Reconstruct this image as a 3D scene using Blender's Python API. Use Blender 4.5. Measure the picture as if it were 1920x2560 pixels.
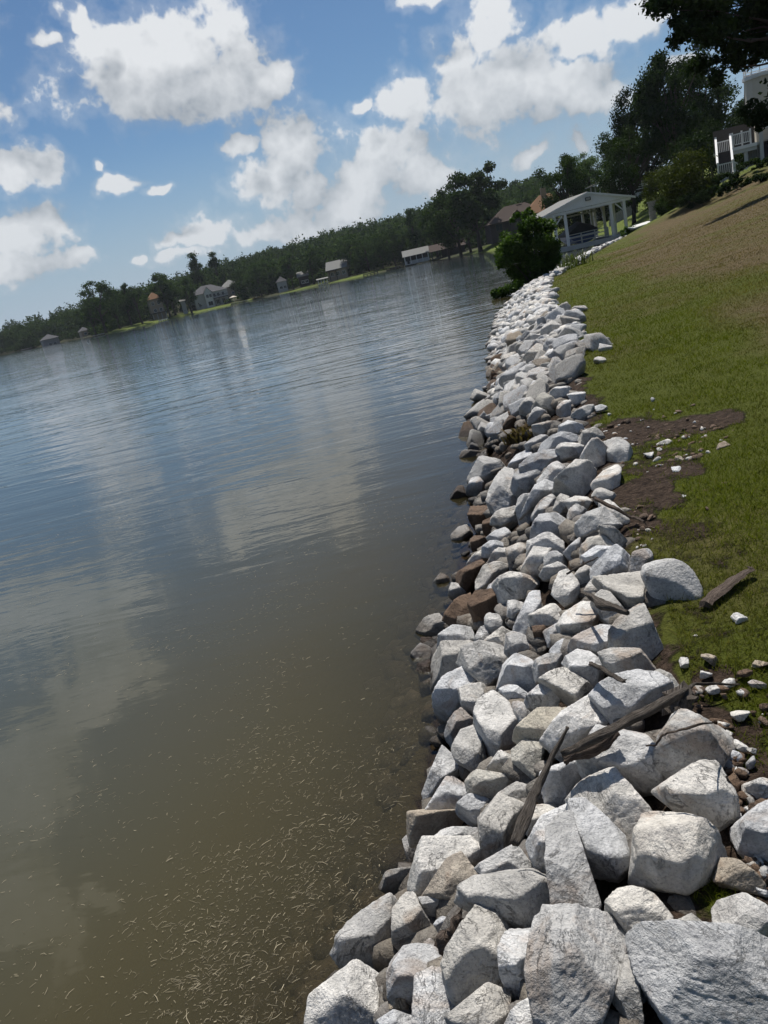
import bpy, bmesh, math, random
import numpy as np
from mathutils import Vector, Matrix

R_ = math.radians
SC = bpy.context.scene
COL = SC.collection
for o in list(bpy.data.objects):
    bpy.data.objects.remove(o)

# ------------------------------------------------------------------ camera
FPX, CAM_H, ROLL, PITCH = 1920.0, 2.4, R_(12.8), R_(17.5)
_f = np.array([0, math.cos(PITCH), -math.sin(PITCH)])
_r0 = np.array([1.0, 0, 0])
_u0 = np.cross(_r0, _f)
CR = _r0 * math.cos(ROLL) - _u0 * math.sin(ROLL)
CU = _u0 * math.cos(ROLL) + _r0 * math.sin(ROLL)
CF = _f
CP = np.array([0, 0, CAM_H])
cd = bpy.data.cameras.new('camera')
cd.sensor_fit = 'HORIZONTAL'
cd.sensor_width = 36.0
cd.lens = 36.0
cd.clip_start = 0.05
cd.clip_end = 6000
cam = bpy.data.objects.new('camera', cd)
COL.objects.link(cam)
cam.matrix_world = Matrix(((CR[0], CU[0], -CF[0], 0), (CR[1], CU[1], -CF[1], 0), (CR[2], CU[2], -CF[2], CAM_H), (0, 0, 0, 1)))
SC.camera = cam


def ray(x, y):
    """World direction through a photograph pixel (1920 x 2560)."""
    return CR * (x - 960) / FPX + CU * (1280 - y) / FPX + CF


def at(x, y, D):
    d = ray(x, y)
    return CP + d * (D / math.hypot(d[0], d[1]))


def onz(x, y, z=0.0):
    d = ray(x, y)
    return CP + d * ((z - CAM_H) / d[2])


# ------------------------------------------------------------------ render settings
SUN_EL, SUN_AZ = R_(64), R_(4)          # azimuth clockwise from +Y (straight ahead)
SC.render.engine = 'CYCLES'
SC.cycles.use_denoising = True
SC.cycles.use_adaptive_sampling = True
SC.cycles.adaptive_threshold = 0.025
SC.cycles.max_bounces = 6
SC.cycles.diffuse_bounces = 2
SC.cycles.glossy_bounces = 2
SC.cycles.transmission_bounces = 4
SC.cycles.transparent_max_bounces = 8
SC.cycles.caustics_reflective = False
SC.cycles.caustics_refractive = False
SC.view_settings.view_transform = 'Standard'
SC.view_settings.look = 'None'
SC.view_settings.exposure = 0.32
SC.view_settings.gamma = 1.0
SC.view_settings.use_curve_mapping = False


# ------------------------------------------------------------------ node helper
class NT:
    def __init__(self, tree):
        self.t = tree
        self.n = tree.nodes
        self.l = tree.links

    def node(self, kind, **kw):
        nd = self.n.new(kind)
        for k, v in kw.items():
            setattr(nd, k, v)
        return nd

    def put(self, sock, val):
        if val is None:
            return
        if isinstance(val, bpy.types.NodeSocket):
            self.l.new(val, sock)
        else:
            if sock.type == 'RGBA' and len(val) == 3:
                val = (*val, 1)
            sock.default_value = val

    def math(self, op, a, b=None, c=None, clamp=False):
        nd = self.node('ShaderNodeMath', operation=op, use_clamp=clamp)
        for i, v in enumerate((a, b, c)):
            self.put(nd.inputs[i], v)
        return nd.outputs[0]

    def vec(self, op, a, b=None, out=0):
        nd = self.node('ShaderNodeVectorMath', operation=op)
        self.put(nd.inputs[0], a)
        if b is not None:
            if op == 'SCALE':
                self.put(nd.inputs[3], b)
            else:
                self.put(nd.inputs[1], b)
        return nd.outputs[out]

    def mix(self, f, a, b, mode='MIX'):
        nd = self.node('ShaderNodeMix', data_type='RGBA', blend_type=mode)
        self.put(nd.inputs[0], f)
        self.put(nd.inputs[6], a)
        self.put(nd.inputs[7], b)
        return nd.outputs[2]

    def noise(self, vec, scale, detail=3.0, rough=0.5, dist=0.0, out=0):
        nd = self.node('ShaderNodeTexNoise')
        self.put(nd.inputs['Vector'], vec)
        nd.inputs['Scale'].default_value = scale
        nd.inputs['Detail'].default_value = detail
        nd.inputs['Roughness'].default_value = rough
        nd.inputs['Distortion'].default_value = dist
        return nd.outputs[out]

    def voro(self, vec, scale, feature='F1', out=0):
        nd = self.node('ShaderNodeTexVoronoi', feature=feature)
        self.put(nd.inputs['Vector'], vec)
        nd.inputs['Scale'].default_value = scale
        return nd.outputs[out]

    def remap(self, v, a, b, c=0.0, d=1.0, smooth=False):
        nd = self.node('ShaderNodeMapRange', interpolation_type='SMOOTHSTEP' if smooth else 'LINEAR')
        self.put(nd.inputs[0], v)
        for i, q in enumerate((a, b, c, d)):
            self.put(nd.inputs[i + 1], q)
        return nd.outputs[0]

    def coords(self, kind='Object'):
        return self.node('ShaderNodeTexCoord').outputs[kind]

    def attr(self, name, out='Fac'):
        return self.node('ShaderNodeAttribute', attribute_name=name).outputs[out]

    def bump(self, h, strength=0.5, dist=0.02, normal=None):
        nd = self.node('ShaderNodeBump')
        self.put(nd.inputs['Strength'], strength)
        self.put(nd.inputs['Distance'], dist)
        self.put(nd.inputs['Height'], h)
        if normal is not None:
            self.put(nd.inputs['Normal'], normal)
        return nd.outputs[0]

    def xyz(self, v):
        nd = self.node('ShaderNodeSeparateXYZ')
        self.put(nd.inputs[0], v)
        return nd.outputs

    def comb(self, x, y, z):
        nd = self.node('ShaderNodeCombineXYZ')
        for i, q in enumerate((x, y, z)):
            self.put(nd.inputs[i], q)
        return nd.outputs[0]


def new_mat(name):
    m = bpy.data.materials.new(name)
    m.use_nodes = True
    m.node_tree.nodes.clear()
    nt = NT(m.node_tree)
    out = nt.node('ShaderNodeOutputMaterial')
    return m, nt, out


def principled(nt, out, color, rough=0.8, normal=None, spec=0.3, metal=0.0):
    p = nt.node('ShaderNodeBsdfPrincipled')
    nt.put(p.inputs['Base Color'], color)
    nt.put(p.inputs['Roughness'], rough)
    p.inputs['Specular IOR Level'].default_value = spec
    p.inputs['Metallic'].default_value = metal
    if normal is not None:
        nt.put(p.inputs['Normal'], normal)
    nt.l.new(p.outputs[0], out.inputs[0])
    return p


# ------------------------------------------------------------------ sky with cumulus clouds
def dir_azel(d):
    d = d / np.linalg.norm(d)
    return math.atan2(d[0], d[1]), math.asin(d[2])


# clouds seen in the picture: photograph pixel centre, radii in pixels, weight
CLOUDS = [
    (430, 95, 190, 115, 1.15), (320, 190, 135, 105, 1.1), (560, 55, 110, 90, 1.1), (500, 205, 170, 75, 1.0), (690, 215, 85, 60, .95), (620, 150, 80, 90, .8),
    (70, 390, 110, 62, .85), (20, 400, 80, 60, .8), (300, 455, 125, 38, .28), (250, 420, 40, 45, .1), (400, 470, 90, 30, .15),
    (50, 560, 120, 85, .9), (80, 660, 120, 50, .75), (195, 655, 62, 34, .7), (130, 85, 85, 50, .15), (200, 40, 60, 70, .1),
    (590, 345, 58, 45, .95), (690, 355, 70, 50, .95), (690, 425, 125, 66, 1.05), (770, 500, 75, 42, .75), (740, 545, 110, 48, .9),
    (1010, 255, 120, 70, 1.05), (1150, 180, 110, 95, 1.1), (1230, 240, 170, 125, 1.1), (1400, 240, 150, 95, 1.05), (1460, 275, 120, 62, 1.0),
    (960, 390, 135, 90, 1.0), (1060, 450, 110, 60, .95), (900, 470, 170, 80, 1.0), (885, 265, 52, 30, .85), (860, 545, 210, 52, 1.0), (1240, 60, 90, 70, .6),
    (1450, 90, 130, 75, 1.0), (1600, 45, 120, 66, .95), (1060, 15, 110, 45, .65), (490, 590, 120, 44, .9), (640, 575, 100, 42, .85), (345, 640, 40, 22, .6),
    (450, 640, 110, 36, .7), (1320, 400, 70, 35, .7), (1440, 380, 50, 35, .75), (1700, 200, 90, 40, .6),
]
# clouds above the frame, known only from their mirror image in the lake
MIRROR = [
    (690, 1275, 230, 90, 1.3), (830, 1170, 140, 100, 1.15), (870, 960, 140, 140, .9), (620, 1330, 100, 60, .9), (1050, 900, 90, 90, .6),
    (140, 1560, 300, 140, 1.2), (240, 1720, 180, 110, 1.1), (60, 1960, 170, 190, 1.1), (60, 2240, 130, 200, 1.0), (260, 2240, 60, 60, .6),
    (150, 1050, 130, 60, .6), (330, 1330, 120, 60, .55),
]


def cloud_group():
    """Distance field of the cloud bodies over the sky (azimuth, elevation)."""
    g = bpy.data.node_groups.new('cloud_field', 'ShaderNodeTree')
    g.interface.new_socket('Direction', in_out='INPUT', socket_type='NodeSocketVector')
    g.interface.new_socket('Warp', in_out='INPUT', socket_type='NodeSocketVector')
    g.interface.new_socket('Field', in_out='OUTPUT', socket_type='NodeSocketFloat')
    nt = NT(g)
    gi = nt.node('NodeGroupInput')
    go = nt.node('NodeGroupOutput')
    d = nt.vec('NORMALIZE', gi.outputs[0])
    x, y, z = nt.xyz(d)
    az = nt.math('ARCTAN2', x, y)
    el = nt.math('ARCSINE', z)
    ae = nt.vec('MULTIPLY', nt.vec('ADD', nt.comb(az, el, 0.0), gi.outputs[1]), (1, 1, 0))
    cur = None
    for lst, mirror in ((CLOUDS, False), (MIRROR, True)):
        for (px, py, rx, ry, w) in lst:
            dd = ray(px, py)
            if mirror:
                dd = dd * np.array([1, 1, -1])
            a, e = dir_azel(dd)
            k = 0.45 + 0.55 * w
            ia, ie = FPX / (rx * k), FPX / (ry * k)
            md = nt.node('ShaderNodeVectorMath', operation='MULTIPLY_ADD')
            nt.put(md.inputs[0], ae)
            md.inputs[1].default_value = (ia, ie, 0)
            md.inputs[2].default_value = (-a * ia, -e * ie, 0)
            ln = nt.vec('LENGTH', md.outputs[0], out=1)
            cur = ln if cur is None else nt.math('MINIMUM', cur, ln)
    f = nt.math('MULTIPLY_ADD', cur, -1.25, 1.12)
    # the same kind of sky outside the frame
    gen = nt.noise(nt.vec('MULTIPLY', d, (1, 1, 1.7)), 3.1, 1.0, 0.5)
    gen = nt.remap(gen, 0.48, 0.72, -0.55, 0.75)
    mask = nt.math('MAXIMUM', nt.remap(nt.math('ABSOLUTE', az), 0.58, 0.7, 0, 1), nt.remap(el, 0.62, 0.72, 0, 1))
    gen = nt.math('ADD', gen, nt.math('MULTIPLY_ADD', mask, 2.0, -2.0))
    f = nt.math('MAXIMUM', nt.math('MAXIMUM', f, gen), -0.7)
    nt.l.new(f, go.inputs[0])
    return g


world = bpy.data.worlds.new('World')
SC.world = world
world.use_nodes = True
world.cycles.sampling_method = 'MANUAL'
world.cycles.sample_map_resolution = 128
world.node_tree.nodes.clear()
wt = NT(world.node_tree)
wout = wt.node('ShaderNodeOutputWorld')
bg = wt.node('ShaderNodeBackground')
SKY_STRENGTH = 0.06
bg.inputs[1].default_value = SKY_STRENGTH
sky = wt.node('ShaderNodeTexSky', sky_type='NISHITA')
sky.sun_disc = False
sky.sun_elevation = SUN_EL
sky.sun_rotation = SUN_AZ
sky.altitude = 150
sky.air_density = 1.0
sky.dust_density = 0.4
sky.ozone_density = 2.0
CG = cloud_group()
gdir = wt.coords('Generated')
warp = wt.vec('SCALE', wt.vec('SUBTRACT', wt.noise(gdir, 8.0, 4.0, 0.6, out=1), (0.5, 0.5, 0.5)), 0.11)


def cloud_at(off, detail):
    g = wt.node('ShaderNodeGroup')
    g.node_tree = CG
    v = wt.vec('ADD', gdir, off) if off else gdir
    wt.put(g.inputs[0], v)
    wt.put(g.inputs[1], warp)
    n1 = wt.noise(v, 17.0, detail, 0.60)
    low = n1 if detail < 4 else wt.noise(v, 17.0, 3.0, 0.60)
    soft = wt.math('ADD', g.outputs[0], wt.math('MULTIPLY_ADD', low, 2.1, -1.20))
    return wt.math('ADD', g.outputs[0], wt.math('MULTIPLY_ADD', n1, 2.1, -1.20)), soft


c0, s0 = cloud_at(None, 7.0)
c1, s1 = cloud_at((-0.016, 0.004, 0.050), 3.0)
n2 = wt.noise(wt.vec('ADD', gdir, (3.1, 1.7, 5.2)), 38.0, 3.0, 0.55)
b2 = wt.math('ABSOLUTE', wt.math('MULTIPLY_ADD', n2, 2.0, -1.0))
c0 = wt.math('ADD', c0, wt.math('MULTIPLY_ADD', b2, -0.62, 0.16))
alpha = wt.math('MAXIMUM', wt.remap(c0, -0.02, 0.38, 0, 1, True), wt.remap(c0, -0.40, 0.15, 0, 0.20, True))
lit = wt.math('MULTIPLY_ADD', wt.math('SUBTRACT', s0, s1), 0.60, 0.47)
lit = wt.math('ADD', lit, wt.math('MULTIPLY_ADD', b2, -0.65, 0.19))
lit = wt.math('SUBTRACT', lit, wt.remap(c0, 0.5, 1.6, 0.0, 0.22), clamp=True)
K = 1.0 / SKY_STRENGTH
ccol = wt.mix(lit, (0.27 * K, 0.30 * K, 0.335 * K, 1), (0.64 * K, 0.655 * K, 0.67 * K, 1))
elz = wt.xyz(wt.vec('NORMALIZE', gdir))[2]
ccol = wt.mix(wt.remap(elz, 0.0, 0.24, 0.62, 1.0), (0.285 * K, 0.335 * K, 0.39 * K, 1), ccol)
# moist summer air: the blue pales to grey blue above the horizon
hz = wt.remap(elz, 0.0, 0.20, 0.85, 0.0, True)
blue = wt.mix(1.0, sky.outputs[0], (0.66, 0.83, 0.96, 1), 'MULTIPLY')
skyc = wt.mix(hz, blue, (0.30 * K, 0.37 * K, 0.46 * K, 1))
wt.put(bg.inputs[0], wt.mix(wt.math('MULTIPLY', alpha, 0.95), skyc, ccol))
wt.l.new(bg.outputs[0], wout.inputs[0])

sl = bpy.data.lights.new('sun', 'SUN')
sl.energy = 4.8
sl.angle = R_(0.53)
sl.color = (1.0, 0.955, 0.89)
sun = bpy.data.objects.new('sun', sl)
COL.objects.link(sun)
sd = Vector((math.sin(SUN_AZ) * math.cos(SUN_EL), math.cos(SUN_AZ) * math.cos(SUN_EL), math.sin(SUN_EL)))
sun.rotation_euler = sd.to_track_quat('Z', 'Y').to_euler()
sun.location = (0, 0, 60)

# ------------------------------------------------------------------ numpy noise
def _hash(ix, iy, iz, s):
    h = (ix * 374761393 + iy * 668265263 + iz * 1274126177 + s * 974711) & 0xFFFFFFFF
    h = ((h ^ (h >> 13)) * 1274126177) & 0xFFFFFFFF
    return ((h ^ (h >> 16)) & 0xFFFFFF) / float(0xFFFFFF)


def vnoise(P, seed=0):
    i = np.floor(P).astype(np.int64)
    f = P - i
    u = f * f * (3 - 2 * f)
    res = 0
    for dx in (0, 1):
        wx = u[:, 0] if dx else 1 - u[:, 0]
        for dy in (0, 1):
            wy = u[:, 1] if dy else 1 - u[:, 1]
            for dz in (0, 1):
                wz = u[:, 2] if dz else 1 - u[:, 2]
                res = res + wx * wy * wz * _hash(i[:, 0] + dx, i[:, 1] + dy, i[:, 2] + dz, seed)
    return res * 2 - 1


def fbm(P, seed=0, octv=4, gain=0.5):
    a, s, t = 1.0, 0, 0
    for k in range(octv):
        s = s + a * vnoise(P * (2.0 ** k) + 17.3 * k, seed + k)
        t += a
        a *= gain
    return s / t


def sstep(a, b, x):
    t = np.clip((x - a) / (b - a), 0, 1)
    return t * t * (3 - 2 * t)


# ------------------------------------------------------------------ object helpers
def mesh_np(name, V, F):
    """Mesh from numpy verts and a face array of constant width (3 or 4)."""
    V = np.asarray(V, dtype=np.float32)
    F = np.asarray(F, dtype=np.int32)
    me = bpy.data.meshes.new(name)
    k = F.shape[1]
    me.vertices.add(len(V))
    me.vertices.foreach_set('co', V.ravel())
    me.loops.add(F.size)
    me.loops.foreach_set('vertex_index', F.ravel())
    me.polygons.add(len(F))
    me.polygons.foreach_set('loop_start', np.arange(0, F.size, k, dtype=np.int32))
    me.update(calc_edges=True)
    return me


def fattr(me, name, vals):
    a = me.attributes.new(name, 'FLOAT', 'POINT')
    a.data.foreach_set('value', np.asarray(vals, dtype=np.float32))


def smooth(me, on=True):
    me.polygons.foreach_set('use_smooth', np.full(len(me.polygons), on))
    me.update()


def link(name, me, mat=None, parent=None, loc=(0, 0, 0)):
    o = bpy.data.objects.new(name, me)
    COL.objects.link(o)
    o.location = loc
    if parent is not None:
        o.parent = parent
    if mat is not None and me is not None and not me.materials:
        me.materials.append(mat)
    return o


def tag(o, label=None, cat=None, group=None, kind=None):
    for k, v in (('label', label), ('category', cat), ('group', group), ('kind', kind)):
        if v:
            o[k] = v
    return o


def thing(name, label, cat, loc=(0, 0, 0), rotz=0.0, group=None):
    o = bpy.data.objects.new(name, None)
    o.empty_display_size = 0.2
    COL.objects.link(o)
    o.location = loc
    o.rotation_euler = (0, 0, rotz)
    return tag(o, label, cat, group)


class MB:
    def __init__(self):
        self.v, self.f = [], []

    def box(self, x0, y0, z0, x1, y1, z1):
        b = len(self.v)
        self.v += [(x0, y0, z0), (x1, y0, z0), (x1, y1, z0), (x0, y1, z0), (x0, y0, z1), (x1, y0, z1), (x1, y1, z1), (x0, y1, z1)]
        self.f += [tuple(b + i for i in q) for q in ((0, 3, 2, 1), (4, 5, 6, 7), (0, 1, 5, 4), (1, 2, 6, 5), (2, 3, 7, 6), (3, 0, 4, 7))]
        return self

    def beam(self, p, q, w, h=None):
        """Rectangular bar from p to q."""
        h = h or w
        p, q = Vector(p), Vector(q)
        d = (q - p).normalized()
        up = Vector((0, 0, 1)) if abs(d.z) < 0.95 else Vector((0, 1, 0))
        s = d.cross(up).normalized() * (w / 2)
        t = s.cross(d).normalized() * (h / 2)
        b = len(self.v)
        for c in (p, q):
            for a, e in ((-1, -1), (1, -1), (1, 1), (-1, 1)):
                self.v.append(tuple(c + s * a + t * e))
        self.f += [tuple(b + i for i in k) for k in ((0, 1, 2, 3), (7, 6, 5, 4), (0, 4, 5, 1), (1, 5, 6, 2), (2, 6, 7, 3), (3, 7, 4, 0))]
        return self

    def poly(self, pts):
        b = len(self.v)
        self.v += [tuple(p) for p in pts]
        self.f.append(tuple(range(b, b + len(pts))))
        return self

    def slab(self, pts, n):
        """Planar outline pts given thickness along vector n."""
        b = len(self.v)
        k = len(pts)
        n = Vector(n)
        self.v += [tuple(p) for p in pts] + [tuple(Vector(p) + n) for p in pts]
        self.f.append(tuple(range(b + k - 1, b - 1, -1)))
        self.f.append(tuple(range(b + k, b + 2 * k)))
        for i in range(k):
            j = (i + 1) % k
            self.f.append((b + i, b + j, b + k + j, b + k + i))
        return self

    def build(self, name, mat, parent=None, loc=(0, 0, 0)):
        me = bpy.data.meshes.new(name)
        me.from_pydata(self.v, [], self.f)
        bm = bmesh.new()
        bm.from_mesh(me)
        bmesh.ops.recalc_face_normals(bm, faces=bm.faces)
        bm.to_mesh(me)
        bm.free()
        return link(name, me, mat, parent, loc)


def tube(path, radii, sides=8, rough=0.0, seed=1, flat=1.0):
    """Verts and quads of a tapered tube along a path."""
    P = np.array(path, dtype=float)
    n = len(P)
    T = np.gradient(P, axis=0)
    T /= np.linalg.norm(T, axis=1)[:, None] + 1e-9
    ref = np.array([0.3, 0.2, 1.0]) if abs(T[0, 2]) < 0.8 else np.array([1.0, 0.2, 0.1])
    S = np.cross(T, ref)
    S /= np.linalg.norm(S, axis=1)[:, None] + 1e-9
    B = np.cross(S, T)
    a = np.linspace(0, 2 * np.pi, sides, endpoint=False)
    r = np.array(radii)[:, None] * np.ones((1, sides))
    if rough:
        g = np.stack([np.cos(a)[None] * 1.7 + np.zeros((n, 1)), np.sin(a)[None] * 1.7 + np.zeros((n, 1)), np.linspace(0, n * 0.16, n)[:, None] + np.zeros((1, sides))], -1)
        r = r * (1 + rough * fbm(g.reshape(-1, 3) + seed * 7.1, seed, 3).reshape(n, sides) * 1.6)
    V = P[:, None] + S[:, None] * (np.cos(a)[None, :, None] * r[..., None]) + B[:, None] * (np.sin(a)[None, :, None] * r[..., None] * flat)
    V = V.reshape(-1, 3)
    i = np.arange(n - 1)[:, None] * sides
    j = np.arange(sides)[None]
    jn = (j + 1) % sides
    F = np.stack([i + j, i + jn, i + sides + jn, i + sides + j], -1).reshape(-1, 4)
    V = np.vstack([V, P[:1], P[-1:]])
    c0, c1 = len(V) - 2, len(V) - 1
    caps = [(c0, int(jn[0, k]), k, k) for k in range(sides)]
    e = (n - 1) * sides
    caps2 = [(c1, e + k, e + int(jn[0, k]), e + int(jn[0, k])) for k in range(sides)]
    F3 = [(q[0], q[1], q[2]) for q in caps + caps2]
    tri = np.vstack([F[:, [0, 1, 2]], F[:, [0, 2, 3]], np.array(F3)])
    return V, tri


def merge(parts):
    Vs, Fs, b = [], [], 0
    for V, F in parts:
        Vs.append(V)
        Fs.append(np.asarray(F) + b)
        b += len(V)
    return np.vstack(Vs), np.vstack(Fs)

# ------------------------------------------------------------------ materials
def mat_plain(name, col, rough=0.7, var=0.12, scale=6.0, spec=0.3, bump=0.0, stretch=(1, 1, 1), metal=0.0):
    m, nt, out = new_mat(name)
    v = nt.vec('MULTIPLY', nt.coords('Object'), stretch)
    n = nt.noise(v, scale, 5.0, 0.6)
    c = nt.mix(n, tuple(k * (1 - var) for k in col), tuple(min(1, k * (1 + var)) for k in col))
    nrm = nt.bump(n, 0.6, bump) if bump else None
    principled(nt, out, c, rough, nrm, spec, metal)
    return m


def mat_rock(name, light, mid, dark, stain, stain_amt=0.5):
    m, nt, out = new_mat(name)
    co = nt.coords('Object')
    rnd = nt.node('ShaderNodeObjectInfo').outputs['Random']
    pid = nt.attr('pid')
    seed = nt.math('ADD', nt.math('MULTIPLY', rnd, 91.7), nt.math('MULTIPLY', pid, 57.0))
    off = nt.comb(seed, nt.math('MULTIPLY', seed, 1.7), nt.math('MULTIPLY', seed, 0.6))
    v = nt.vec('ADD', co, off)
    # foliation runs in a different direction in every rock
    rot = nt.node('ShaderNodeVectorRotate', rotation_type='EULER_XYZ')
    nt.put(rot.inputs['Vector'], v)
    nt.put(rot.inputs['Rotation'], off)
    fv = nt.vec('MULTIPLY', rot.outputs[0], (1.0, 1.0, 2.2))
    fol = nt.noise(fv, 7.0, 6.0, 0.62, 0.6)
    blot = nt.noise(v, 9.0, 5.0, 0.6)
    fine = nt.noise(v, 95.0, 4.0, 0.7)
    grit = nt.noise(v, 34.0, 5.0, 0.72)
    c = nt.mix(nt.remap(fol, 0.36, 0.62), mid, light)
    c = nt.mix(nt.remap(blot, 0.52, 0.70, 0, 0.62), c, dark)
    c = nt.mix(nt.math('MULTIPLY', nt.remap(fine, 0.45, 0.62), 0.55), c, nt.mix(1.0, c, (0.55, 0.56, 0.58, 1), 'MULTIPLY'))
    c = nt.mix(nt.remap(grit, 0.60, 0.68, 0, 0.6), c, light)
    st = nt.noise(nt.vec('ADD', v, (9.1, 2.2, 4.4)), 5.0, 5.0, 0.62, 0.8)
    sth = nt.remap(nt.math('FRACT', nt.math('MULTIPLY', seed, 3.37)), 0.0, 1.0, 0.46, 0.70)
    sf = nt.math('MULTIPLY', nt.remap(nt.math('SUBTRACT', st, sth), 0.0, 0.12), stain_amt)
    c = nt.mix(sf, c, nt.mix(0.65, c, stain))
    # fine dark cracks and pits
    crack = nt.remap(nt.math('ABSOLUTE', nt.math('SUBTRACT', nt.noise(fv, 4.2, 7.0, 0.68, 0.9), 0.5)), 0.0, 0.012, 0.5, 0.0)
    crack = nt.math('MULTIPLY', crack, nt.remap(nt.noise(v, 6.0, 2.0, 0.5), 0.50, 0.62))
    pit = nt.remap(nt.noise(v, 150.0, 2.0, 0.5), 0.62, 0.70, 0.0, 0.6)
    c = nt.mix(nt.math('MAXIMUM', crack, pit), c, nt.mix(1.0, c, (0.38, 0.37, 0.36, 1), 'MULTIPLY'))
    # each rock lighter or darker, warmer or cooler than the next
    tone = nt.remap(nt.math('FRACT', nt.math('MULTIPLY', seed, 7.91)), 0, 1, 0.70, 1.14)
    c = nt.mix(1.0, c, nt.comb(tone, tone, tone), 'MULTIPLY')
    hue = nt.math('FRACT', nt.math('MULTIPLY', seed, 5.23))
    c = nt.mix(1.0, c, nt.mix(hue, (0.96, 0.985, 1.03, 1), (1.04, 1.0, 0.93, 1)), 'MULTIPLY')
    # wet, algae-dark band at the waterline
    gz = nt.xyz(nt.node('ShaderNodeNewGeometry').outputs['Position'])[2]
    gz = nt.math('ADD', gz, nt.math('MULTIPLY_ADD', blot, 0.10, -0.05))
    wet = nt.remap(gz, 0.045, 0.15, 1, 0)
    c = nt.mix(nt.math('MULTIPLY', wet, 0.86), c, nt.mix(1.0, c, (0.16, 0.13, 0.10, 1), 'MULTIPLY'))
    h = nt.math('ADD', nt.math('MULTIPLY', grit, 0.7), nt.math('MULTIPLY', fine, 0.35))
    h = nt.math('ADD', h, nt.math('MULTIPLY', fol, 0.9))
    h = nt.math('SUBTRACT', h, nt.math('MULTIPLY', crack, 0.6))
    nrm = nt.bump(h, 1.0, 0.020)
    principled(nt, out, c, nt.remap(wet, 0, 1, 0.8, 0.35), nrm, 0.3)
    return m


M_rock = mat_rock('pale_rock', (0.68, 0.67, 0.65), (0.47, 0.465, 0.45), (0.25, 0.25, 0.255), (0.33, 0.24, 0.17), 0.85)
M_brown = mat_rock('brown_rock', (0.17, 0.115, 0.078), (0.11, 0.073, 0.05), (0.05, 0.037, 0.028), (0.09, 0.05, 0.03), 0.6)
M_tan = mat_rock('tan_rock', (0.46, 0.40, 0.32), (0.33, 0.28, 0.22), (0.2, 0.17, 0.14), (0.22, 0.14, 0.09), 0.8)


def mat_wood(name, c0, c1):
    m, nt, out = new_mat(name)
    u = nt.attr('along')
    a = nt.attr('around')
    v = nt.comb(nt.math('MULTIPLY', u, 1.5), nt.math('MULTIPLY', a, 9.0), 0.0)
    n = nt.noise(v, 3.0, 6.0, 0.65, 0.4)
    n2 = nt.noise(nt.coords('Object'), 14.0, 4.0, 0.6)
    c = nt.mix(nt.remap(n, 0.35, 0.65), c0, c1)
    c = nt.mix(nt.remap(n2, 0.5, 0.75, 0, 0.6), c, c0)
    principled(nt, out, c, 0.9, nt.bump(n, 1.0, 0.02), 0.15)
    return m


M_wood = mat_wood('weathered_wood', (0.04, 0.032, 0.027), (0.23, 0.20, 0.17))
M_wood2 = mat_wood('grey_brown_wood', (0.07, 0.052, 0.042), (0.21, 0.165, 0.135))


def mat_leaf(name, c0, c1, trans=0.3, gloss=0.02):
    m, nt, out = new_mat(name)
    t = nt.attr('tint')
    rnd = nt.node('ShaderNodeObjectInfo').outputs['Random']
    c = nt.mix(t, c0, c1)
    k = nt.remap(rnd, 0, 1, 0.78, 1.2)
    c = nt.mix(1.0, c, nt.comb(k, k, k), 'MULTIPLY')
    d = nt.node('ShaderNodeBsdfDiffuse')
    nt.put(d.inputs[0], c)
    tr = nt.node('ShaderNodeBsdfTranslucent')
    nt.put(tr.inputs[0], nt.mix(1.0, c, (1.5, 1.7, 0.7, 1), 'MULTIPLY'))
    mx = nt.node('ShaderNodeMixShader')
    mx.inputs[0].default_value = trans
    nt.l.new(d.outputs[0], mx.inputs[1])
    nt.l.new(tr.outputs[0], mx.inputs[2])
    g = nt.node('ShaderNodeBsdfGlossy')
    g.inputs['Roughness'].default_value = 0.45
    nt.put(g.inputs[0], (0.5, 0.55, 0.5, 1))
    m2 = nt.node('ShaderNodeMixShader')
    m2.inputs[0].default_value = gloss
    nt.l.new(mx.outputs[0], m2.inputs[1])
    nt.l.new(g.outputs[0], m2.inputs[2])
    nt.l.new(m2.outputs[0], out.inputs[0])
    return m


M_leaf_oak = mat_leaf('oak_leaf', (0.009, 0.017, 0.007), (0.028, 0.045, 0.014), 0.16, 0.006)
M_leaf_mid = mat_leaf('broadleaf', (0.014, 0.026, 0.009), (0.042, 0.066, 0.019), 0.18, 0.006)
M_leaf_far = mat_leaf('woodland_leaf', (0.024, 0.044, 0.016), (0.062, 0.094, 0.030), 0.15, 0.0)
M_leaf_bush = mat_leaf('bush_leaf', (0.022, 0.045, 0.009), (0.060, 0.105, 0.018), 0.36)
M_leaf_hedge = mat_leaf('hedge_leaf', (0.022, 0.030, 0.008), (0.066, 0.078, 0.015), 0.22, 0.01)
M_leaf_willow = mat_leaf('willow_leaf', (0.04, 0.065, 0.03), (0.085, 0.115, 0.055), 0.3)
M_bark = mat_plain('bark', (0.055, 0.045, 0.037), 0.9, 0.4, 9.0, 0.1, 0.03, (1, 1, 0.25))
M_reed = mat_leaf('reed_leaf', (0.030, 0.042, 0.012), (0.07, 0.085, 0.025), 0.2)


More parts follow.
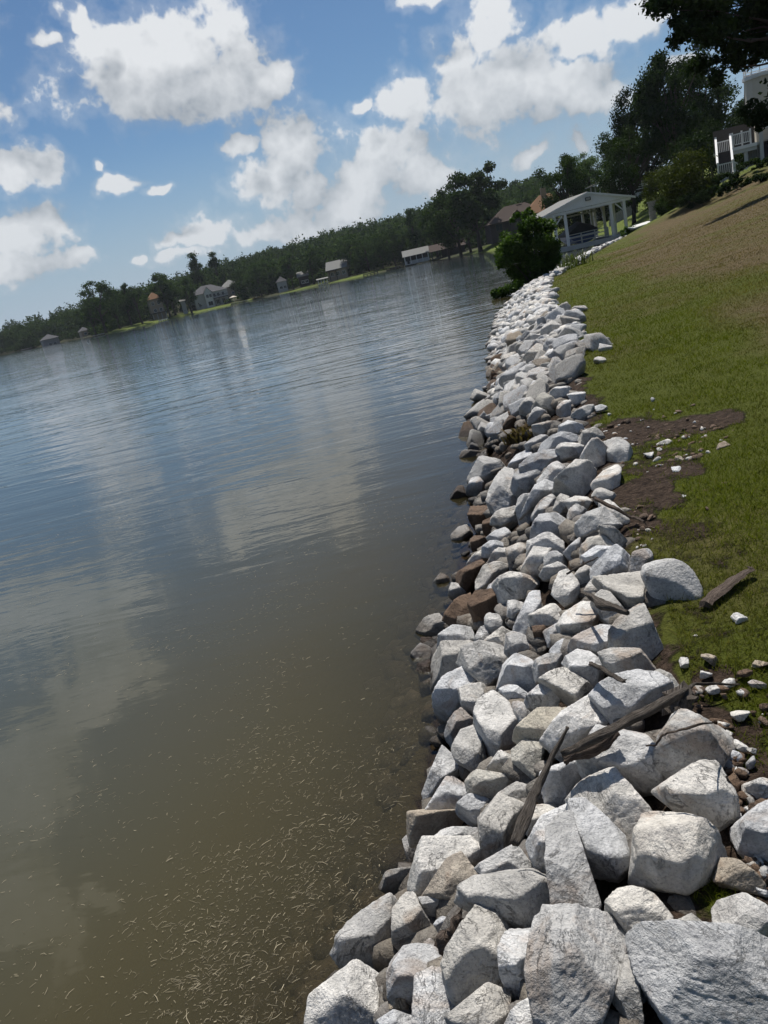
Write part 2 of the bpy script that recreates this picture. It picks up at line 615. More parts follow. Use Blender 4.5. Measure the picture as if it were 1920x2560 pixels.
def mat_blade():
    m, nt, out = new_mat('grass_blade')
    t = nt.attr('tint')
    dry = nt.attr('dryness')
    c = nt.mix(t, (0.060, 0.073, 0.009), (0.132, 0.148, 0.018))
    c = nt.mix(dry, c, nt.mix(t, (0.085, 0.062, 0.030), (0.20, 0.15, 0.08)))
    d = nt.node('ShaderNodeBsdfDiffuse')
    nt.put(d.inputs[0], c)
    tr = nt.node('ShaderNodeBsdfTranslucent')
    nt.put(tr.inputs[0], nt.mix(1.0, c, (1.3, 1.5, 0.6, 1), 'MULTIPLY'))
    mx = nt.node('ShaderNodeMixShader')
    mx.inputs[0].default_value = 0.3
    nt.l.new(d.outputs[0], mx.inputs[1])
    nt.l.new(tr.outputs[0], mx.inputs[2])
    nt.l.new(mx.outputs[0], out.inputs[0])
    return m


M_blade = mat_blade()


def mat_ground():
    m, nt, out = new_mat('lawn_and_soil')
    co = nt.coords('Object')
    dirt, dry, bed, far = nt.attr('dirt'), nt.attr('dry'), nt.attr('bed'), nt.attr('far')
    n1 = nt.noise(co, 1.6, 6.0, 0.62)
    n2 = nt.noise(co, 14.0, 5.0, 0.65)
    n3 = nt.noise(nt.vec('MULTIPLY', co, (1, 1, 0.2)), 70.0, 4.0, 0.7)
    green = nt.mix(n2, (0.040, 0.050, 0.008), (0.095, 0.108, 0.016))
    brown = nt.mix(nt.remap(n2, 0.3, 0.7), (0.062, 0.046, 0.022), (0.140, 0.105, 0.055))
    n0 = nt.noise(nt.vec('MULTIPLY', co, (1.0, 0.55, 1.0)), 0.42, 5.0, 0.62, 0.5)
    df = nt.math('ADD', dry, nt.math('MULTIPLY_ADD', n1, 1.1, -0.55))
    df = nt.math('ADD', df, nt.math('MULTIPLY_ADD', n0, 3.0, -1.62), clamp=True)
    c = nt.mix(df, green, brown)
    c = nt.mix(nt.remap(n3, 0.4, 0.65, 0.0, 0.55), c, nt.mix(1.0, c, (0.45, 0.45, 0.42, 1), 'MULTIPLY'))
    soil = nt.mix(nt.remap(nt.noise(co, 26.0, 6.0, 0.7), 0.35, 0.65), (0.022, 0.015, 0.011), (0.078, 0.055, 0.040))
    rag = nt.noise(co, 5.5, 7.0, 0.68, 0.6)
    sf = nt.remap(nt.math('ADD', dirt, nt.math('MULTIPLY_ADD', rag, 2.0, -1.0)), 0.40, 0.62)
    c = nt.mix(sf, c, soil)
    bedc = nt.mix(n2, (0.055, 0.045, 0.03), (0.12, 0.10, 0.066))
    c = nt.mix(bed, c, bedc)
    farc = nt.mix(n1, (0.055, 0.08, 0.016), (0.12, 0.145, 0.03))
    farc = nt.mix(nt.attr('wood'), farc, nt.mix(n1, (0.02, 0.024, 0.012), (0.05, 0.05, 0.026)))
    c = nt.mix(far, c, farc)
    h = nt.math('ADD', n2, nt.math('MULTIPLY', n3, 0.6))
    h = nt.math('ADD', h, nt.math('MULTIPLY', nt.math('MULTIPLY', sf, nt.noise(co, 9.0, 6.0, 0.65)), 2.5))
    principled(nt, out, c, 0.95, nt.bump(h, 1.0, 0.035), 0.1)
    return m


M_ground = mat_ground()


def mat_water():
    m, nt, out = new_mat('lake_water')
    co = nt.coords('Object')
    depth = nt.attr('depth')
    # ripples: long low crests lying across the view, plus fine chop; calm near the bank
    calm = nt.attr('open')
    w1 = nt.noise(nt.vec('MULTIPLY', co, (0.45, 1.6, 1)), 1.15, 3.0, 0.5, 0.6)
    w2 = nt.noise(nt.vec('MULTIPLY', co, (0.8, 2.0, 1)), 4.2, 3.0, 0.5, 0.4)
    w3 = nt.noise(nt.vec('MULTIPLY', co, (0.25, 0.7, 1)), 0.6, 2.0, 0.5, 0.5)
    patch = nt.noise(nt.vec('MULTIPLY', co, (0.5, 1.0, 1)), 0.09, 3.0, 0.55)
    rough = nt.remap(patch, 0.35, 0.65, 0.45, 1.15)
    h = nt.math('ADD', nt.math('MULTIPLY', w1, 0.060), nt.math('MULTIPLY', w2, nt.remap(calm, 0.1, 0.8, 0.018, 0.002)))
    h = nt.math('ADD', h, nt.math('MULTIPLY', w3, 0.05))
    h = nt.math('MULTIPLY', nt.math('MULTIPLY', h, rough), calm)
    nrm = nt.bump(h, 1.0, 1.0)
    fr = nt.node('ShaderNodeFresnel')
    fr.inputs['IOR'].default_value = 1.333
    nt.l.new(nrm, fr.inputs['Normal'])
    gl = nt.node('ShaderNodeBsdfGlossy')
    gl.inputs['Roughness'].default_value = 0.015
    nt.put(gl.inputs[0], (0.96, 0.97, 1.0, 1))
    nt.l.new(nrm, gl.inputs['Normal'])
    # silt brown near the bank; deep water painted blue with the sky's reflection
    mk = nt.noise(co, 0.35, 4.0, 0.55)
    near = nt.mix(mk, (0.060, 0.048, 0.022), (0.047, 0.044, 0.022))
    murk_sky = nt.mix(nt.remap(depth, 0.4, 2.2), near, (0.042, 0.058, 0.061))
    df = nt.node('ShaderNodeBsdfDiffuse')
    nt.put(df.inputs[0], murk_sky)
    tp = nt.node('ShaderNodeBsdfTransparent')
    nt.put(tp.inputs[0], (0.80, 0.78, 0.66, 1))
    clear = nt.math('EXPONENT', nt.math('MULTIPLY', depth, -5.0))
    body = nt.node('ShaderNodeMixShader')
    nt.l.new(clear, body.inputs[0])
    nt.l.new(df.outputs[0], body.inputs[1])
    nt.l.new(tp.outputs[0], body.inputs[2])
    mx = nt.node('ShaderNodeMixShader')
    nt.l.new(fr.outputs[0], mx.inputs[0])
    nt.l.new(body.outputs[0], mx.inputs[1])
    nt.l.new(gl.outputs[0], mx.inputs[2])
    nt.l.new(mx.outputs[0], out.inputs[0])
    return m


M_water = mat_water()

# ------------------------------------------------------------------ the lake and its shores
NEAR = [(-7, -14), (-3.4, -3), (-1.75, 0.3), (-1.05, 1.4), (-.69, 2.05), (-.53, 2.27), (-.36, 2.51), (-.21, 2.94), (-.08, 3.35), (.04, 3.89), (.08, 4.43), (.32, 5.17),
        (.72, 6.81), (1.11, 8.31), (1.75, 11), (2.55, 13.85), (3.9, 20), (5.54, 26.6), (7.6, 33.2), (10.0, 38.5), (12.7, 44.5), (15.4, 50.5), (18.6, 57), (22.2, 63.5),
        (26.2, 69.4), (28.2, 72.5), (29.3, 78), (30.5, 88), (32, 100), (33.5, 115), (35, 135), (35, 150)]
FARPX = [(1240, 620, 168), (1160, 635, 215), (1080, 648, 250), (1010, 663, 262), (940, 682, 262), (880, 695, 264), (790, 713, 285), (700, 735, 300), (599, 755, 325),
         (500, 778, 322), (400, 798, 305), (300, 825, 296), (262, 835, 292), (243, 840, 300), (228, 842, 340), (150, 858, 430), (0, 890, 480), (-300, 960, 540)]
LAKE = np.array(NEAR + [tuple(at(*p)[:2]) for p in FARPX] + [(-520, 400), (-560, -80), (-20, -80)])
NN = len(NEAR)


def seg_dist(P, poly):
    best = np.full(len(P), 1e9)
    n = len(poly)
    for i in range(n):
        a, b = poly[i], poly[(i + 1) % n]
        ab = b - a
        t = np.clip(((P - a) @ ab) / (ab @ ab), 0, 1)
        best = np.minimum(best, np.hypot(*(P - (a + t[:, None] * ab)).T))
    return best


def inside(P, poly):
    r = np.zeros(len(P), bool)
    n = len(poly)
    for i in range(n):
        (x0, y0), (x1, y1) = poly[i], poly[(i + 1) % n]
        c = ((y0 > P[:, 1]) != (y1 > P[:, 1]))
        xi = (x1 - x0) * (P[:, 1] - y0) / (y1 - y0 + 1e-12) + x0
        r ^= c & (P[:, 0] < xi)
    return r


BANK_W = 1.28


def shore_s(P):
    d = seg_dist(P, LAKE)
    return np.where(inside(P, LAKE), -d, d)


def terrain(P, s=None):
    P = np.atleast_2d(np.asarray(P, float))
    if s is None:
        s = shore_s(P)
    D = np.hypot(P[:, 0], P[:, 1])
    t = np.clip(s / BANK_W, 0, 1)
    q = np.clip(s - BANK_W, 0, None)
    bank = -0.03 + (0.75 - 0.50 * sstep(15, 46, D)) * (1 - (1 - t) ** 1.5)
    near = bank + 0.065 * np.minimum(q, 9) + 0.012 * np.minimum(q, 9) ** 2 + 0.16 * np.clip(q - 9, 0, 40)
    near = near + 1.5 * np.exp(-((P[:, 0] - 31.5) ** 2 + (P[:, 1] - 61) ** 2) / 70.0) * sstep(0.3, 3, s)
    nb = bank + 0.36 * np.minimum(q, 9) + 0.12 * np.clip(q - 9, 0, 60)
    fa = bank * 0.8 + 0.055 * np.minimum(q, 30) + 0.105 * np.clip(q - 30, 0, 125) + 0.02 * np.clip(q - 155, 0, 400)
    w1 = sstep(58, 74, D)
    w2 = sstep(185, 245, D)
    land = near * (1 - w1) + nb * w1
    land = land * (1 - w2) + fa * w2
    water = -0.03 - np.minimum(0.42 * np.abs(s), 1.3 + 0.06 * np.abs(s))
    water = np.maximum(water, -4.0)
    return np.where(s > 0, land, water)


def ground_z(x, y):
    return float(terrain([(x, y)])[0])


DIRT = [(1600, 1085, .34, .55), (1690, 1075, .36, .40), (1770, 1062, .28, .24), (1830, 1056, .14, .14), (1640, 1150, .30, .40), (1680, 1190, .22, .25), (1610, 1240, .20, .35), (1590, 1300, .14, .22), (1885, 1990, .25, .25),
        (1870, 2120, .22, .3), (1900, 2050, .3, .25), (1770, 1800, .12, .12), (1850, 1930, .16, .16), (1770, 1700, .10, .05)]
GREEN = [(1600, 1000, 1.1, 1.4), (1480, 850, 1.2, 3.2)]


def ell_mask(P, lst, z):
    r = np.zeros(len(P))
    for (px, py, rx, ry) in lst:
        c = onz(px, py, z)
        for _ in range(5):
            c = onz(px, py, ground_z(c[0], c[1]))
        d = np.hypot((P[:, 0] - c[0]) / rx, (P[:, 1] - c[1]) / ry)
        r = np.maximum(r, 1 - sstep(0.55, 1.25, d))
    return r


def ground_masks(P, s):
    D = np.hypot(P[:, 0], P[:, 1])
    q = s - BANK_W
    nz = fbm(np.c_[P * 0.35, np.zeros(len(P))], 5, 4)
    nz2 = fbm(np.c_[P * 1.9, np.zeros(len(P))], 9, 4)
    dirt = ell_mask(P, DIRT, 0.85)
    dirt = np.clip(dirt + (0.9 * nz2 + 0.5 * fbm(np.c_[P * 6.5, np.zeros(len(P))], 12, 3)) * (dirt > 0.02), 0, 1)
    dirt = np.maximum(dirt, 1 - sstep(-0.15, 0.22, q + 0.25 * nz2))
    dirt = np.where(D > 60, np.minimum(dirt, (s < 0.6) * 1.0), dirt)
    dirt = np.maximum(dirt, (1 - sstep(5.2, 7.0, D + nz)) * np.clip(0.12 + 0.55 * nz2, 0, 0.5))
    dry = sstep(1.0, 3.4, q + 2.0 * nz) * sstep(5.6, 8.8, D + 2.0 * nz) * 0.95 + 0.16 * sstep(4, 8, D)
    dry = np.clip(dry - 0.8 * ell_mask(P, GREEN, 0.85) + 0.3 * nz2, 0, 1)
    dry = dry * (1 - sstep(60, 68, D))
    bed = (s < 0) * 1.0
    far = sstep(60, 68, D)
    return dirt, dry, bed, far


# mown lawns in front of the houses across the lake: pixel, distance, radii in metres
LAWNS = [(455, 790, 312, 30, 12), (530, 775, 328, 26, 9), (300, 822, 300, 22, 8), (385, 800, 306, 16, 8), (855, 697, 272, 20, 10), (755, 715, 296, 12, 7), (1210, 622, 180, 22, 20), (620, 752, 328, 8, 5)]


def far_lawn(P):
    r = np.zeros(len(P))
    for (px, py, D_, rx, ry) in LAWNS:
        c = at(px, py, D_)
        r = np.maximum(r, 1 - sstep(0.75, 1.1, np.hypot((P[:, 0] - c[0]) / rx, (P[:, 1] - c[1]) / ry)))
    return r


def polar_grid(r0, r1, nr, amin, amax, na, coarse=True):
    rr = np.concatenate([[0.0], np.geomspace(r0, r1, nr)])
    aa = np.linspace(amin, amax, na)
    if coarse:
        aa = np.concatenate([np.linspace(-math.pi, amin, 40)[:-1], aa, np.linspace(amax, math.pi, 40)[1:]])
    A, Rr = np.meshgrid(aa, rr)
    P = np.stack([np.sin(A) * Rr, np.cos(A) * Rr], -1).reshape(-1, 2)
    m = len(aa)
    i = np.arange(len(rr) - 1)[:, None] * m
    j = np.arange(m - 1)[None]
    F = np.stack([i + j, i + m + j, i + m + j + 1, i + j + 1], -1).reshape(-1, 4)
    return P, F


P, F = polar_grid(0.5, 1800, 270, R_(-38), R_(42), 400)
s = shore_s(P)
Z = terrain(P, s)
D = np.hypot(P[:, 0], P[:, 1])
Z = Z + (s > 0) * (1 - sstep(30, 70, D)) * 0.035 * fbm(np.c_[P * 1.3, np.zeros(len(P))], 3, 4)
Z = Z + (s > 0) * (1 - sstep(8, 16, D)) * 0.02 * fbm(np.c_[P * 6, np.zeros(len(P))], 4, 3)
Z = Z - 0.10 * sstep(-0.1, 0.15, s) * (1 - sstep(BANK_W - 0.35, BANK_W + 0.02, s)) * (D < 70)
me = mesh_np('ground', np.c_[P, Z], F[:, ::-1])
for nme, val in zip(('dirt', 'dry', 'bed', 'far'), ground_masks(P, s)):
    fattr(me, nme, val)
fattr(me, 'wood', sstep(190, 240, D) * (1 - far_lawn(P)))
smooth(me)
tag(link('ground', me, M_ground), 'grassy bank and lake bed rising to lawns and wooded hills', None, None, 'structure')

keep = (s[F] < 0.6).any(axis=1)
used = np.unique(F[keep])
idx = np.full(len(P), -1)
idx[used] = np.arange(len(used))
me = mesh_np('lake_water', np.c_[P[used], np.zeros(len(used))], idx[F[keep]][:, ::-1])
fattr(me, 'depth', np.clip(-terrain(P[used], s[used]), 0, 4))
fattr(me, 'open', 0.03 + 0.14 * sstep(2, 8, D[used]) + 0.50 * sstep(5, 22, D[used]) + 0.15 * sstep(25, 90, D[used]))
smooth(me)
tag(link('lake_water', me, M_water), 'murky brown green lake water reflecting clouds', None, None, 'structure')

# ------------------------------------------------------------------ rocks
def ico(level):
    bm = bmesh.new()
    bmesh.ops.create_icosphere(bm, subdivisions=level, radius=1.0)
    V = np.array([v.co[:] for v in bm.verts])
    Fc = np.array([[v.index for v in f.verts] for f in bm.faces])
    bm.free()
    return V, Fc


ICO = {k: ico(k) for k in (1, 2, 3, 4, 5, 6)}


def hull2d(pts):
    pts = sorted(set(map(tuple, np.round(pts, 6))))

    def half(ps):
        h = []
        for p in ps:
            while len(h) >= 2 and (h[-1][0] - h[-2][0]) * (p[1] - h[-2][1]) - (h[-1][1] - h[-2][1]) * (p[0] - h[-2][0]) <= 0:
                h.pop()
            h.append(p)
        return h
    lo, up = half(pts), half(pts[::-1])
    return np.array(lo[:-1] + up[:-1])


def carve(planes, ext, level, seed, sharp=18.0, amp=1.0):
    """Rock as an intersection of half-spaces with slightly worn edges and rough faces."""
    V, Fc = ICO[level]
    size = float(np.mean(ext))
    W = V @ np.eye(3)
    B = ext if isinstance(ext, np.ndarray) and ext.shape == (3, 3) else np.diag(ext)
    dirs = W @ B
    dirs = dirs / np.linalg.norm(dirs, axis=1)[:, None]
    N = np.array([p[0] for p in planes])
    d = np.array([p[1] for p in planes])
    g = np.clip(dirs @ N.T / d[None], 0, None)
    gm = g.max(axis=1, keepdims=True) + 1e-9
    r = 1.0 / (gm[:, 0] * ((g / gm) ** sharp).sum(axis=1) ** (1.0 / sharp))
    Pp = dirs * r[:, None]
    sc = 1.0 / np.abs(B).sum(axis=0).mean()
    off = np.array([seed * 3.7, seed * 1.3, seed * 2.9])
    n1 = fbm(Pp * sc * 2.2 + off, seed, 3)
    n2 = fbm(Pp * sc * 7.0 + off, seed + 40, 3)
    st = np.array([math.sin(seed), math.cos(seed * 1.7), 0.6])
    st /= np.linalg.norm(st)
    lay = Pp + np.outer(Pp @ st, st) * 2.5
    n3 = 1 - np.abs(fbm(lay * sc * 5.0 + off, seed + 80, 3)) * 2
    rr = np.linalg.norm(Pp, axis=1)
    disp = amp * (0.026 * n1 + 0.020 * n2 + 0.030 * n3)
    return Pp * (1 + disp)[:, None], Fc


def hero_rock(px, ridge, kind, seed):
    px = np.array(px, float)
    cx, cy = px.mean(axis=0)
    d = ray(cx, cy)
    d = d / np.linalg.norm(d)
    wpx = max(np.ptp(px[:, 0]), np.ptp(px[:, 1]))
    lo, hi, nn_ = 1.2, 30.0, 90
    for _ in range(2):
        ts = np.linspace(lo, hi, nn_)
        Q = CP[None] + ts[:, None] * d[None]
        h = np.maximum(terrain(Q[:, :2]), -0.04) + np.minimum(0.10, 0.22 * wpx * ts / FPX)
        k = max(1, int(np.argmax(Q[:, 2] <= h)))
        lo, hi, nn_ = ts[k - 1], ts[k], 24
    C = Q[k]
    v = -d
    up = np.array([0, 0, 1.0])
    vh = np.array([v[0], v[1], 0])
    vh /= np.linalg.norm(vh)
    rg = np.random.default_rng(seed)
    n = v * 0.72 + up * 0.42 if (ridge < 0.93 or kind == 'r') else v * 0.50 + up * 0.72
    n /= np.linalg.norm(n)
    e2 = up - (up @ n) * n
    e2 /= np.linalg.norm(e2)
    e1 = np.cross(e2, n)
    pts = []
    for (x, y) in px:
        r = ray(x, y)
        t = ((C - CP) @ n) / (r @ n)
        p = CP + t * r - C
        pts.append((p @ e1, p @ e2))
    hl = hull2d(np.array(pts))
    mid = hl.mean(axis=0)
    C = C + e1 * mid[0] + e2 * mid[1]
    hl = (hl - mid) * 1.10
    w, hh = np.ptp(hl[:, 0]), np.ptp(hl[:, 1])
    th = 0.40 * min(w, hh) + 0.06 * max(w, hh) if ridge < 0.93 else 0.30 * min(w, hh) + 0.05 * max(w, hh)
    if kind == 'r':
        th *= 0.8
    planes = []
    m = len(hl)
    for i in range(m):
        a, b = hl[i], hl[(i + 1) % m]
        ed = b - a
        if np.linalg.norm(ed) < 0.02 * max(w, hh):
            continue
        nn = np.array([ed[1], -ed[0]])
        nn /= np.linalg.norm(nn)
        N = e1 * nn[0] + e2 * nn[1] + n * rg.uniform(-0.25, 0.45)
        N /= np.linalg.norm(N)
        q = e1 * a[0] + e2 * a[1]
        planes.append((N, max(N @ q, 0.12 * min(w, hh))))
    y1, y0 = hl[:, 1].max(), hl[:, 1].min()
    yr = y1 - ridge * (y1 - y0)
    rp = e2 * np.clip(yr, y0 * 0.75, y1 * 0.8) + n * th

    def add(N, q, mn=0.3):
        N = N / np.linalg.norm(N)
        planes.append((N, max(N @ q, mn * th)))
    jit = lambda a: rg.uniform(-a, a, 3)
    if ridge < 0.93:
        add(up + 0.18 * vh + jit(0.22), rp)
        add(vh + 0.10 * up + e1 * rg.uniform(-.35, .1) + jit(0.1), rp)
        add(vh + 0.25 * up + e1 * rg.uniform(.2, .7) + jit(0.15), rp * 1.05)
    else:
        add(n + 0.55 * up + jit(0.18), n * th)
        add(n + e1 * rg.choice([-1, 1]) * 0.6 + jit(0.25), n * th * 1.08)
        add(n - 0.8 * e2 + jit(0.3), n * th * 1.15)
    add(-n, -n * th * 1.1)
    for _ in range(3):
        N = jit(1.0) + n * 0.45
        N /= np.linalg.norm(N)
        sup = math.sqrt((w / 2 * (N @ e1)) ** 2 + (hh / 2 * (N @ e2)) ** 2 + (th * (N @ n)) ** 2)
        planes.append((N, sup * rg.uniform(0.80, 0.98)))
    big = wpx
    level = 6 if big > 240 else 5 if big > 72 else 4
    B = np.stack([e1 * w / 2, e2 * hh / 2, n * th])
    sharp = 13.0 if kind == 'r' else rg.uniform(50, 130)
    Vv, Fc = carve(planes, B, level, seed, sharp, 0.7 if kind == 'r' else 1.0)
    return C, Vv, Fc, max(w, hh)



